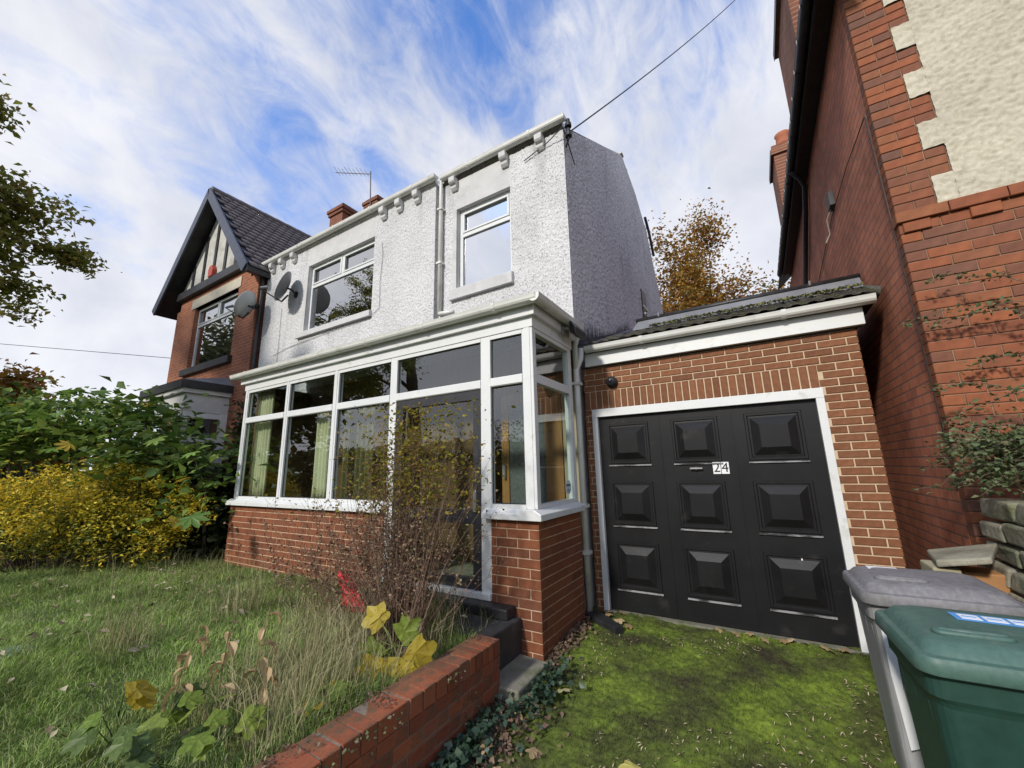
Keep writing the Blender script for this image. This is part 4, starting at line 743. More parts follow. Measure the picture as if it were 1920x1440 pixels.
MB().tube([(-1.428, YG-.004, 2.577), (-1.428, YG-.035, 2.577), (-1.428, YG-.04, 2.577), (-1.428, YG-.075, 2.577), (-1.428, YG-.09, 2.577)], [.068, .068, .058, .052, .03], 20).build('housing', BLACK, wl, smooth=True)
MB().tube([(-1.428, YG-.088, 2.575), (-1.428, YG-.10, 2.572)], [.03, .02], 14).build('lens', mk('dark_lens', [(.02, .02, .03)], rough=.1), wl, smooth=True)
# curtains hung inside the porch
def curtain(label, x0, x1, z0, z1, y, mat, n=9, gather=0.):
    nu, nv = n*8, 8; U, W = np.meshgrid(np.linspace(0, 1, nu), np.linspace(0, 1, nv)); X_ = x0+(x1-x0)*U*(1-gather*(1-W))+0*W; Yy = y+.028*np.sin(U*n*2*math.pi+.6*np.sin(W*3))+.01*np.sin(U*n*5)
    Z_ = z0+(z1-z0)*W; V = np.stack([X_, Yy, Z_], -1).reshape(-1, 3); o = npmesh('curtain', V, grid(nu, nv), mat, smooth=True); sd_ = o.modifiers.new('solid', 'SOLIDIFY'); sd_.thickness = .004
    return tag(o, label, 'curtain', 'porch curtains')
curtain('pale green curtain in the leftmost porch window', -7.36, -6.86, 1.20, 2.96, 3.60, CURT, 6)
curtain('narrow pale green curtain left of the third porch post', -5.62, -5.27, 1.20, 2.45, 3.60, CURT, 4)
curtain('dull olive curtain behind the third porch window', -5.12, -4.45, .9, 2.45, 3.70, CURTD, 7)
# red plastic sheet caught beside the step
q = random.Random(4); nu, nv = 12, 16; U, W = np.meshgrid(np.linspace(0, 1, nu), np.linspace(0, 1, nv))
X_ = -3.68+.38*U*(.35+.65*(1-W)**.5)-.03*W; Z_ = .30+.32*W*(1-.3*U); Yy = 2.72+.06*W+.05*(rng.random(U.shape)-.5)+.04*np.sin(U*7+W*5)
o = npmesh('plastic_sheet', np.stack([X_, Yy, Z_], -1).reshape(-1, 3), grid(nu, nv), mk('bright_red_plastic', [(.65, .02, .025), (.80, .05, .06)], rough=.4, scale=14)); o.modifiers.new('s', 'SOLIDIFY').thickness = .003
tag(o, 'crumpled bright red plastic beside the black step', 'plastic sheet')
# ================================================================== vegetation
BARK = mk('bark', [(.07, .055, .04), (.13, .105, .08)], rough=.95, scale=8, bump=.5, bscale=30)
def skeleton(base, d0, length, r0, levels, seed, spread=.7, kids=(3, 4), shrink=.66, bend=.25, up=.15, sides=6, first=.45):
    """branching limbs; returns tube builder and the twig points foliage hangs on"""
    q = random.Random(seed); M = MB(); tips = []
    def grow(p, d, L_, r, lv):
        pts = [p]; n = 5; dd = d.copy()
        for i in range(n):
            dd = (dd+Vector((q.gauss(0, bend*.4), q.gauss(0, bend*.4), q.gauss(0, bend*.4)+up*.3))).normalized(); pts.append(pts[-1]+dd*(L_/n))
        M.tube(pts, [r*(1-.62*i/n) for i in range(n+1)], max(3, sides-(levels-lv)), cap=False)
        if lv <= 1:
            for i in range(1, n+1): tips.append((pts[i], dd.copy()))
        if lv == 0: return
        for k in range(q.randint(*kids)):
            t = (first if lv == levels else .25)+(1-(first if lv == levels else .25))*q.random(); i = min(n-1, int(t*n)); a = pts[i]+(pts[i+1]-pts[i])*(t*n-i)
            x = Vector((q.gauss(0, 1), q.gauss(0, 1), q.gauss(0, .5))).normalized(); nd_ = (dd*(1-spread)+x*spread+Vector((0, 0, up))).normalized(); grow(a, nd_, L_*shrink*q.uniform(.75, 1.15), r*.45*q.uniform(.8, 1.1), lv-1)
        grow(pts[-1], dd, L_*shrink, r*.38, lv-1)
    grow(Vector(base), Vector(d0).normalized(), length, r0, levels); return M, tips
def foliage(tips, per, rad, size, seed, up=.4, keep=None, down=.1):
    g = np.random.default_rng(seed); P = np.array([t[0] for t in tips]); P = np.repeat(P, per, 0)+g.normal(0, rad, (len(P)*per, 3))*np.array([1, 1, .75])
    if keep is not None: P = P[keep(P)]
    return leaves(P, size, up, seed=seed+1, down=down)
def tree(name, label, base, d0, length, r0, levels, seed, per, rad, size, cols, cat='tree', group=None, **kw):
    t = thing(name, label, cat, base, group); M, tips = skeleton(base, d0, length, r0, levels, seed, **kw); M.build('trunk', BARK, t, smooth=True)
    V, F = foliage(tips, per, rad, size, seed); npmesh('crown', V, F, cols, t); return t
LF_AUT = mk('autumn_leaf', [(.20, .075, .02), (.32, .14, .022), (.42, .22, .03), (.30, .19, .03), (.16, .15, .03)], src='island', rough=.6, trans=.35)
LF_OLV = mk('olive_leaf', [(.045, .055, .015), (.085, .095, .02), (.12, .12, .025), (.11, .07, .025)], src='island', rough=.6, trans=.35)
LF_GRN = mk('grey_green_leaf', [(.06, .085, .04), (.10, .13, .06), (.14, .17, .08)], src='island', rough=.6, trans=.3)
# autumn tree behind the garage
t = thing('autumn_tree', 'orange and gold autumn tree rising behind the garage roof', 'tree', (-1.2, 21, 0)); MT = MB(); tips = []
for i, (x, y, dx, hgt) in enumerate(((-3.1, 20, -.06, 7.0), (-2.0, 20.6, .0, 8.6), (-.9, 20.3, .07, 6.9), (-.1, 20.8, .14, 6.2), (.6, 21.2, .12, 4.6))):
    m_, tp = skeleton((x, y, 0), (dx, 0, 1), hgt, .11, 3, 31+i, spread=.55, kids=(4, 5), shrink=.42, bend=.12, up=.25, first=.5); MT.add(m_.v, m_.f); tips += tp
MT.build('trunk', BARK, t, smooth=True)
V, F = foliage(tips, 10, .42, .15, 40); npmesh('crown', V, F, LF_AUT, t)
tree('green_tree', 'small grey-green tree beyond the garage beside the black eaves', (1.1, 25, 0), (0, 0, 1), 6.3, .12, 3, 51, 8, .4, .2, LF_GRN, spread=.6, kids=(4, 5), shrink=.45, bend=.15, up=.2)
tree('rust_tree', 'distant rust-brown tree at the left edge above the hedge', (-27, 3.2, 0), (0, 0, 1), 3.3, .15, 3, 57, 8, .4, .26, LF_AUT, spread=.75, kids=(4, 5), shrink=.5, bend=.2, up=.1)
# overhanging tree at upper left: trunk stands outside the frame
lt = thing('maple_tree', 'maple branches with olive green leaves hanging in at the upper left', 'tree', (-9.2, -2.6, 0)); q = random.Random(2)
MT = MB(); MT.tube([(-9.2, -2.6, 0), (-9.3, -2.5, 2), (-9.2, -2.2, 4), (-9.1, -1.8, 6.5)], [.24, .2, .17, .1], 8); tips = []
for k, (p0, tgt) in enumerate((((-9.2, -2.2, 4.0), (-9.15, .70, 5.15)), ((-9.2, -2.1, 4.6), (-9.05, .50, 5.55)), ((-9.2, -2.3, 3.6), (-9.5, .50, 4.55)), ((-9.1, -1.9, 6.0), (-8.75, .12, 6.55)))):
    a, b = Vector(p0), Vector(tgt); pts = [a+(b-a)*i/6+Vector((0, 0, .25*math.sin(math.pi*i/6))) for i in range(7)]; MT.tube(pts, [.06-.008*i for i in range(7)], 6)
    for i in range(2 if k < 3 else 4, 7):
        m_, tp = skeleton(pts[i], ((b-a).normalized()*.6+Vector((q.gauss(0, .5), q.gauss(0, .3), q.gauss(-.1, .4)))), .62 if k < 3 else .32, .016, 2, 60+k*9+i, spread=.7, kids=(3, 4), shrink=.6, bend=.3, up=-.05, first=.2, sides=4); MT.add(m_.v, m_.f); tips += tp
for k, (p0, tgt) in enumerate((((-9.1, -1.8, 6.3), (-13.2, -.9, 8.3)), ((-9.1, -1.8, 6.3), (-14.5, -2.2, 9.6)), ((-9.1, -1.8, 6.4), (-11.5, -2.6, 9.4)))):
    a, b = Vector(p0), Vector(tgt); pts = [a+(b-a)*i/6+Vector((0, 0, .3*math.sin(math.pi*i/6))) for i in range(7)]; MT.tube(pts, [.08-.009*i for i in range(7)], 6)
    for i in range(2, 7):
        for u in range(2):
            m_, tp = skeleton(pts[i], ((b-a).normalized()*.5+Vector((q.gauss(0, .6), q.gauss(-.2, .4), q.gauss(0, .5)))), .95, .022, 2, 160+k*19+i*2+u, spread=.7, kids=(3, 4), shrink=.62, bend=.3, up=0, first=.2, sides=4); MT.add(m_.v, m_.f); tips += [x for x in tp if x[0].y < -.1]
MT.build('trunk', BARK, lt, smooth=True)
V, F = foliage(tips, 6, .12, .085, 70, up=.2, down=.15); npmesh('crown', V, F, mk('maple_leaf', [(.11, .13, .025), (.19, .21, .035), (.25, .27, .045), (.28, .20, .05), (.15, .17, .03)], src='island', rough=.55, trans=.5), lt)
# trees across the road, seen only in the window panes
for i, (x, y, hgt) in enumerate(((-17.6, -3.0, 5.6), (-8.0, -19.0, 5.2), (-24.0, -2.5, 5.4), (-2.0, -23, 4.4))):
    tree('roadside_tree', ('leafy roadside tree mirrored in the wide upper window', 'roadside tree mirrored in the porch windows', 'roadside tree mirrored in the left house window', 'far roadside tree mirrored low in the porch glass')[i], (x, y, -1.1), (0, 0, 1), hgt, .26, 3, 90+i, 9, .5, .34, LF_OLV, spread=.7, kids=(4, 5), shrink=.6, bend=.2, up=.12, group='trees across the road')

# ---- large-leaved shrub (palmate leaves) between the gardens
sh = thing('large_leaved_shrub', 'tall green shrub with big hand-shaped leaves left of the porch', 'shrub', (-10.5, 2.8, .15)); q = random.Random(12)
PLG = mk('fig_leaf', [(.10, .19, .035), (.16, .28, .05), (.22, .35, .06), (.29, .40, .07), (.40, .40, .08)], src='rand', rough=.5, trans=.35)
PLY = mk('yellowing_fig_leaf', [(.46, .36, .05), (.52, .38, .05), (.36, .33, .05)], src='rand', rough=.5, trans=.35)
PLs = []
for k in range(3):
    V, F = palm_leaf(7, .55, k); me = bpy.data.meshes.new('leaf'); me.from_pydata(V, [], F); PLs.append(me)
def leafobj(parent, p, d, n, s, mats, name='leaf'):
    src = PLs[q.randrange(3)]; key = src.name+mats.name
    if key not in _BK:
        me = src.copy(); me.name = 'leaf'; me.materials.append(mats); _BK[key] = me
    o = bpy.data.objects.new(name, _BK[key]); link(o, parent); o.location = Vector(p)-org(parent); o.scale = (s, s, s); orient(o, d, n); return o
MS = MB(); cents = []
for i in range(15):
    t = i/14; bx = -8.2-7.6*t; by = 3.45-1.75*t+q.uniform(-.3, .3); top = 2.35+1.0*math.sin(min(1, t*2.2)*1.5)+q.uniform(-.15, .15); p0 = Vector((bx, by, .1)); p1 = Vector((bx+q.uniform(-.5, .5), by-.2, top-.6))
    MS.tube([p0, p0+(p1-p0)*.5+Vector((q.uniform(-.1, .1), 0, 0)), p1], [.035, .025, .015], 5)
    for j in range(7):
        c = p1+Vector((q.uniform(-.65, .65), q.uniform(-.5, .4), q.uniform(-.75, .55))); MS.tube([p1-Vector((0, 0, .4)), c], [.012, .005], 4); cents.append(c)
MS.build('stem', BARK, sh)
NL = 0
for c in cents:
    for j in range(3):
        if NL >= 300: break
        p = c+Vector((q.gauss(0, .25), q.gauss(0, .2)-.12, q.gauss(-.04, .09))); a = q.uniform(0, 6.28); d = (math.cos(a), math.sin(a)-.3, q.uniform(-.5, .15))
        yl = (q.random() < .10) or (abs(c.z-1.95) < .3 and -11.5 < c.x < -8.6 and q.random() < .35)
        leafobj(sh, p, d, (q.gauss(0, .25), q.gauss(0, .25)-.25, 1), q.uniform(.20, .34), PLY if yl else PLG); NL += 1
# smaller and inner leaves of the same shrub
P = np.array([c for c in cents]); P = np.repeat(P, 42, 0)+rng.normal(0, 1, (len(P)*42, 3))*np.array([.36, .34, .18])-np.array([0, 0, .06]); P = P[P[:, 2] > .9]
V, F = leaves(P, .17, .6, aspect=.7, seed=33); npmesh('foliage', V, F, mk('shrub_leaf', [(.05, .095, .02), (.10, .18, .032), (.17, .26, .045), (.24, .31, .06)], src='island', rough=.55, trans=.35), sh, kind='stuff')
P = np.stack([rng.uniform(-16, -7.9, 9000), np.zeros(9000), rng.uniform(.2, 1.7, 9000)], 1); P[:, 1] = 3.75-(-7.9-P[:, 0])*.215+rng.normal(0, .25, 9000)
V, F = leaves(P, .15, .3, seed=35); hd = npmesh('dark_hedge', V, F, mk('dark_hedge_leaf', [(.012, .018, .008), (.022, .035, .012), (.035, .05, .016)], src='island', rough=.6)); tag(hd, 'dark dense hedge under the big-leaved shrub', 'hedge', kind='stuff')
# ---- yellow shrub
ys = thing('yellow_shrub', 'rounded shrub of small golden yellow leaves on the lawn', 'shrub', (-9.7, 2.0, .15)); MS = MB(); P = []; q = random.Random(21); ax = Vector((.90, .44, 0)).normalized(); bx_ = Vector((-.44, .9, 0)); ctr = Vector((-9.75, 1.98, .15))
for i in range(620):
    a = q.uniform(0, 2*math.pi); r = math.sqrt(q.random()); e = Vector(ctr)+ax*(math.cos(a)*r*2.2)+bx_*(math.sin(a)*r*.95); rr_ = math.sqrt(max(0, 1-r*r)); top = .25+1.28*(rr_**.75)*(1+.12*math.sin(5*a+r*7))+q.uniform(-.15, .12)
    b = Vector(ctr)+(e-Vector(ctr))*.35; b.z = .1; tip = Vector((e.x, e.y, .1+top)); mid = (b+tip)/2+Vector((0, 0, .12)); 
    if i % 3 == 0: MS.tube([b, mid, tip], [.008, .006, .003], 3)
    for k in range(26):
        t = 1-abs(q.gauss(0, .22)); p = b+(tip-b)*max(.15, t)+Vector((q.gauss(0, .09), q.gauss(0, .09), q.gauss(0, .06))); P.append((p.x, p.y, max(.15, p.z)))
MS.build('stem', BARK, ys); P = np.array(P); top_ = P[:, 2]
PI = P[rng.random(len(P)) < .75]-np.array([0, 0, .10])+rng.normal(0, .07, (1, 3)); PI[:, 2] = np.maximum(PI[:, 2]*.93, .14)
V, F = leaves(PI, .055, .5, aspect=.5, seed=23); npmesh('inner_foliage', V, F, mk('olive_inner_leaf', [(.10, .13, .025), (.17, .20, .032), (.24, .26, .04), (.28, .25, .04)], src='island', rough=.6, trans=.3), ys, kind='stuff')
clump = vnoise(P[:, 0]*1.0+P[:, 2]*.7, P[:, 1]+P[:, 2]*1.3, 3.2, 61); P = P[rng.random(len(P)) < np.clip(clump*2.4-.55+.25*(P[:, 2] > 1.0), .08, 1)]
sprig = np.concatenate([np.stack([rng.normal(cx_, .10, 90), rng.normal(cy_, .08, 90), rng.normal(cz_, .06, 90)], 1) for cx_, cy_, cz_ in ((-7.75, 3.0, 1.15), (-7.6, 3.05, .95), (-8.0, 2.95, 1.3), (-8.7, 2.6, 1.62), (-9.2, 2.45, 1.72), (-7.9, 2.9, .8), (-8.4, 2.7, 1.45))]); P = np.concatenate([P, sprig])
V, F = leaves(np.concatenate([P, P+rng.normal(0, .035, P.shape)]), .055, .55, aspect=.5, seed=22); npmesh('foliage', V, F, mk('gold_leaf', [(.28, .30, .035), (.52, .47, .04), (.74, .58, .045), (.82, .63, .05), (.74, .50, .045), (.42, .41, .04)], src='island', rough=.6, trans=.3), ys, kind='stuff')
# green underside twigs of the same shrub seen between
# red-brown hedge at the far left edge
P = np.stack([rng.uniform(-13.5, -10.2, 5200), rng.uniform(1.35, 2.2, 5200), rng.uniform(.2, 1.45, 5200)], 1); V, F = leaves(P, .085, .4, seed=24)
o = npmesh('red_brown_hedge', V, F, mk('red_brown_leaf', [(.10, .035, .018), (.16, .05, .02), (.09, .07, .02), (.20, .10, .02)], src='island', rough=.6, trans=.2)); tag(o, 'red-brown leafy hedge at the left edge behind the yellow shrub', 'hedge', kind='stuff')
# ivy up the corner of the left house next to the porch
P = np.stack([rng.uniform(-9.6, -7.7, 5200), np.zeros(5200), rng.uniform(.2, 3.3, 5200)], 1); P[:, 1] = 4.33-rng.random(5200)*.22; P = P[(P[:, 0] > -9.75) & (rng.random(5200) < 1.15-.28*P[:, 2])]
V, F = leaves(P, .085, .15, aspect=.9, seed=26); iv = npmesh('ivy', V, F, mk('ivy_leaf', [(.020, .030, .012), (.045, .055, .018), (.10, .08, .02), (.035, .05, .016)], src='island', rough=.5)); tag(iv, 'dark ivy climbing the wall between the porch and left house', 'ivy', kind='stuff')

# ---- bare twiggy shrub in front of the porch door
tb = thing('twiggy_shrub', 'nearly bare twiggy shrub with few yellow-green leaves before the porch door', 'shrub', (-2.5, 2.5, .2)); MS = MB(); P = []; PS = []; q = random.Random(77)
def stem(b, tip, r, bow):
    pts = []; n = 7; side = Vector((q.gauss(0, .05), q.gauss(0, .05), 0))
    for i in range(n+1):
        t = i/n; pts.append(b+(tip-b)*t+Vector((0, 0, bow*math.sin(math.pi*t)))+side*math.sin(math.pi*t)+Vector((q.gauss(0, .008), q.gauss(0, .008), 0)))
    MS.tube(pts, [r*(1-.72*i/n) for i in range(n+1)], 3, cap=False); return pts
for i in range(330):
    if i < 235: b = Vector((q.gauss(-2.50, .17), q.gauss(2.42, .11), .2)); tip = Vector((-2.66+q.gauss(0, .40), q.gauss(2.62, .17), q.uniform(.9, 2.15)*(1-.08*abs(q.gauss(0, 1)))))
    elif i < 295: b = Vector((q.gauss(-2.85, .25), q.gauss(2.45, .1), .2)); tip = Vector((q.uniform(-4.7, -2.9), q.gauss(2.55, .2), q.uniform(.6, 1.55)))
    else: b = Vector((q.gauss(-3.7, .35), q.gauss(2.65, .15), .2)); tip = b+Vector((q.gauss(-.1, .3), q.gauss(0, .1), q.uniform(.35, .95)))
    pts = stem(b, tip, q.uniform(.0022, .0042), .06)
    for k in range(q.randint(2, 4)):
        j = q.randint(3, 6); a = pts[j]; d = Vector((q.gauss(0, .11), q.gauss(0, .09), abs(q.gauss(.10, .08)))); MS.tube([a, a+d*.6, a+d], [.0022, .0017, .001], 3, cap=False)
        for u in range(6): P.append(a+d*q.uniform(.2, 1.05)+Vector((q.gauss(0, .012), q.gauss(0, .012), q.gauss(0, .012))))
    for j in range(3, 8):
        for u in range(2):
            if q.random() < .95: P.append(pts[j]+Vector((q.gauss(0, .02), q.gauss(0, .02), q.gauss(0, .02))))
MS.build('stems', mk('twig_brown', [(.085, .045, .03), (.13, .075, .05), (.16, .11, .08)], src='island', rough=.8), tb)
P = np.array([tuple(p) for p in P]); hi = P[:, 2] > (1.15+.35*rng.random(len(P)))
V, F = leaves(P[hi], .032, .4, aspect=.6, seed=81); npmesh('leaves', V, F, mk('yellow_green_leaf', [(.12, .13, .015), (.22, .22, .022), (.34, .29, .03), (.28, .17, .025), (.10, .07, .02)], src='island', rough=.6, trans=.4), tb, kind='stuff')
V, F = leaves(P[~hi], .021, .3, aspect=.8, seed=82); npmesh('dead_leaves', V, F, mk('dead_leaf', [(.11, .06, .035), (.18, .10, .06), (.28, .21, .14), (.16, .13, .05), (.08, .045, .03)], src='island', rough=.8), tb, kind='stuff')
PP = np.stack([rng.normal(-2.62, .36, 1500), rng.normal(2.58, .16, 1500), 1.2+.95*rng.random(1500)**.8], 1)
V, F = leaves(PP, .036, .4, aspect=.6, seed=83); npmesh('leaves', V, F, bpy.data.materials['yellow_green_leaf'], tb, kind='stuff')

# ---- grass, stalks, weeds
def blades(n, xs, ys, hmin, hmax, wd, hfun, seed, lean=.5, mask=None):
    g = np.random.default_rng(seed); x = g.uniform(*xs, n); y = g.uniform(*ys, n)
    if mask is not None:
        k = mask(x, y, g); x, y = x[k], y[k]
    n = len(x); z = hfun(x, y)-.01; hh = (hmin+(hmax-hmin)*g.random(n)**1.6)*(.55+.9*vnoise(x, y, 2.6, 44)); a = g.uniform(0, 6.283, n); ln = lean*(.3+g.random(n))*hh; wa = vnoise(x, y, 1.1, 45)*9+g.normal(0, 1.5, n)
    bx, by = np.cos(a)*wd, np.sin(a)*wd; dx, dy = np.cos(wa)*ln, np.sin(wa)*ln; B = np.stack([x, y, z], 1); s = np.stack([bx, by, 0*bx], 1)
    m1 = B+np.stack([dx*.35, dy*.35, hh*.62], 1); t1 = B+np.stack([dx*1.15, dy*1.15, hh*(1-.25*lean)], 1)
    V = np.stack([B-s, B+s, m1+s*.7, m1-s*.7, t1], 1).reshape(-1, 3); i = np.arange(n)*5
    return V, np.concatenate([np.stack([i, i+1, i+2], 1), np.stack([i, i+2, i+3], 1), np.stack([i+3, i+2, i+4], 1)])
GRASS = mk('grass_blade', [(.10, .18, .03), (.16, .27, .042), (.22, .35, .06), (.28, .39, .09), (.36, .43, .15), (.42, .42, .20)], src='island', rough=.6, trans=.25, mott=.45, mscale=2.2)
V1, F1 = blades(190000, (-10.5, -2.12), (.2, 3.34), .03, .10, .0023, lawn_h, 1, .8, lambda x, y, g: (g.random(len(x)) < np.clip(5.5/np.hypot(x, y), .25, 1)))
o = npmesh('grass', V1, F1, GRASS); tag(o, 'long uneven green grass of the unmown front lawn', 'grass', kind='stuff')
V1, F1 = blades(11000, (-4.6, -2.15), (1.2, 3.3), .12, .42, .0022, lawn_h, 3, .55, lambda x, y, g: g.random(len(x)) < np.clip(vnoise(x, y, 2.2, 71)*2.2-1.0+.75*(x > -3.1), 0, 1))
o = npmesh('dry_grass', V1, F1, mk('straw_blade', [(.22, .21, .09), (.33, .30, .15), (.44, .40, .23), (.18, .21, .07)], src='island', rough=.7, trans=.2)); tag(o, 'straw-coloured tall dry grass around the twiggy shrub', 'dry grass', kind='stuff')
V1, F1 = blades(2600, (-9.0, -4.2), (1.5, 3.3), .18, .48, .0018, lawn_h, 4, .5, lambda x, y, g: g.random(len(x)) < np.clip((y-1.2)/2.2, 0, 1)*np.clip(vnoise(x, y, 1.8, 72)*2-.5, 0, 1))
o = npmesh('seeding_grass', V1, F1, bpy.data.materials['straw_blade']); tag(o, 'pale seeding grass stems along the back of the lawn', 'dry grass', kind='stuff')
# dried stalks with curled tan leaves
TAN = mk('tan_leaf', [(.42, .30, .15), (.55, .42, .24), (.34, .23, .11)], src='rand', rough=.8, trans=.25); CURL = []
for k in range(2):
    V = []; n = 7
    for i in range(n):
        t = i/(n-1); wv = .30*math.sin(math.pi*min(1, t*1.05+.03)); c = .25*math.sin(t*3+k); V += [(t, -wv*.8, c-.2*t*t+.18), (t, 0, c-.2*t*t), (t, wv*.8, c-.2*t*t+.20)]
    F = []
    for i in range(n-1):
        a = i*3; F += [(a, a+3, a+4, a+1), (a+1, a+4, a+5, a+2)]
    me = bpy.data.meshes.new('leaf'); me.from_pydata(V, [], F); me.materials.append(TAN); CURL.append(me)
def stalk(label, x, y, h, nl, lo, seed):
    qq = random.Random(seed); z = float(lawn_h(x, y)); t = thing('dried_stalk', label, 'plant', (x, y, z), 'dried stalks on the lawn'); lean = Vector((qq.gauss(0, .05), qq.gauss(0, .05), 0)); top = Vector((x, y, z+h))+lean
    MB().tube([(x, y, z-.02), Vector((x, y, z+h*.5))+lean*.3, top], [.004, .0035, .002], 5).build('stem', mk('straw_stem', [(.30, .24, .12), (.22, .16, .08)], rough=.7) if 'straw_stem' not in bpy.data.materials else bpy.data.materials['straw_stem'], t)
    for i in range(nl):
        f = lo+(1-lo)*(i+qq.random())/nl*.95; p = Vector((x, y, z+h*f))+lean*f; a = qq.uniform(0, 6.28); o = bpy.data.objects.new('leaf', CURL[i % 2]); link(o, t); o.location = p-org(t); s = qq.uniform(.06, .11); o.scale = (s, s, s); orient(o, (math.cos(a), math.sin(a), -.7), (math.cos(a)*.8, math.sin(a)*.8, .6))
stalk('tall dried stalk hung with curled tan leaves, left of centre in the lawn', -2.90, 1.14, .50, 10, .22, 1)
stalk('thin dried stalk with one cluster of tan leaves right of the tall stalk', -2.83, 1.34, .46, 6, .3, 2)
stalk('dark stemmed dried stalk nearest the twiggy shrub', -2.78, 1.50, .50, 5, .25, 3)
stalk('short dried stalk with few leaves near the garden wall', -2.50, 1.40, .30, 5, .3, 4)
# young sycamore: a few large yellow and green leaves by the wall
SYC = []
for k in range(3):
    V, F = palm_leaf(5, .68, 20+k, droop=.4, fold=.14); me = bpy.data.meshes.new('leaf'); me.from_pydata(V, [], F); SYC.append(me)
SY = mk('sycamore_yellow', [(.42, .33, .03), (.50, .40, .05)], src='rand', rough=.5, trans=.35, dirt=((.22, .10, .02), 9, .56, .68)); SG = mk('sycamore_green', [(.14, .22, .03), (.22, .28, .04), (.10, .17, .03)], src='rand', rough=.5, trans=.35, mott=.35, mscale=7); SD = mk('weed_green', [(.045, .085, .02), (.075, .12, .025), (.10, .15, .03)], src='rand', rough=.5, trans=.3, mott=.35, mscale=7)
def syc(parent, p, d, n, s, mat):
    src = SYC[rnd.randrange(3)]; key = 'syc'+src.name+mat.name
    if key not in _BK:
        me = src.copy(); me.name = 'leaf'; me.materials.append(mat); _BK[key] = me
    o = bpy.data.objects.new('leaf', _BK[key]); link(o, parent); o.location = Vector(p)-org(parent); o.scale = (s, s, s); orient(o, d, n); return o
CV = Vector((.75, -.62, .25))
s1 = thing('sycamore_seedling', 'sycamore seedling with large yellow and lime leaves beside the garden wall', 'plant', (-2.30, 2.18, .2))
MB().tube([(-2.30, 2.18, .15), (-2.31, 2.17, .35), (-2.30, 2.16, .50)], [.006, .005, .003], 5).build('stem', BARK, s1)
for (p, d, m_, s) in (((-2.42, 2.18, .50), (-.5, -.2, .5), SY, .15), ((-2.40, 2.14, .42), (-.4, -.4, -.6), SG, .15), ((-2.27, 2.16, .46), (.6, .3, .45), SG, .15), ((-2.19, 2.18, .42), (.5, .3, -.5), SY, .19), ((-2.36, 2.10, .36), (-.1, -.4, -.8), SY, .18), ((-2.28, 2.10, .37), (.2, -.2, -.8), SY, .15), ((-2.24, 2.08, .27), (.1, -.5, -.4), SG, .13), ((-2.45, 2.16, .55), (-.6, .1, .3), SY, .12), ((-2.33, 2.12, .30), (-.3, -.5, -.5), SG, .12), ((-2.20, 2.14, .33), (.5, -.1, -.6), SY, .14)): 
    MB().tube([(-2.30, 2.165, .40), p], [.003, .002], 4).build('stalk', SG, s1); syc(s1, p, d, CV, s*1.2, m_)
def weed(label, x, y, spread, n, mats, seed, s=(.07, .13), hh=.16):
    qq = random.Random(seed); z = float(lawn_h(x, y)); t = thing('leafy_weed', label, 'plant', (x, y, z), 'broad-leaved weeds in the lawn')
    for i in range(n):
        a = qq.uniform(0, 6.28); r = spread*math.sqrt(qq.random()); p = (x+math.cos(a)*r, y+math.sin(a)*r, z+hh*qq.uniform(.4, 1.1)); MB().tube([(x+math.cos(a)*r*.4, y+math.sin(a)*r*.4, z-.01), p], [.003, .002], 4).build('stalk', SD, t); syc(t, p, (math.cos(a), math.sin(a), qq.uniform(-.4, .1)), (qq.gauss(.2, .25), qq.gauss(-.3, .2), 1), qq.uniform(*s), mats[qq.randrange(len(mats))])
weed('cluster of green lobed weeds at the bottom edge of the lawn', -2.52, 1.12, .24, 16, (SD, SD, SG), 1)
weed('dark green weeds at the bottom edge below the tall dried stalk', -2.86, 1.0, .22, 12, (SD, SD, SG), 2)
weed('yellow lobed leaf plant at the lower left of the lawn', -3.14, .98, .07, 3, (SY, SY), 3, (.14, .19), .16)
weed('small yellow-green weed against the top of the garden wall', -2.30, 1.66, .10, 6, (SY, SG), 4, (.08, .12), .16)
# grey-blue spiky leaves at the left edge
ag = thing('spiky_plant', 'grey-blue strap leaves poking in at the left edge of the lawn', 'plant', (-5.5, .75, .2)); BL = mk('blue_grey_leaf', [(.14, .20, .20), (.20, .26, .25)], rough=.6, scale=8, stretch=(1, 1, 8))
for i in range(9):
    a = .2+i*.16-.7; d = Vector((math.cos(a)*.75, math.sin(a)*.75+.3, .35)).normalized(); b = d.cross(Vector((0, 0, 1))).normalized(); p = Vector((-5.5, .75, .2)); pts = [p+d*t*.62+Vector((0, 0, -.22*t*t)) for t in (0, .25, .5, .75, 1)]; wv = [.012, .02, .018, .012, .001]
    MB().add([x+b*w_ for x, w_ in zip(pts, wv)]+[x-b*w_ for x, w_ in zip(pts, wv)], [(k, k+1, 6+k, 5+k) for k in range(4)]).build('leaf', BL, ag)
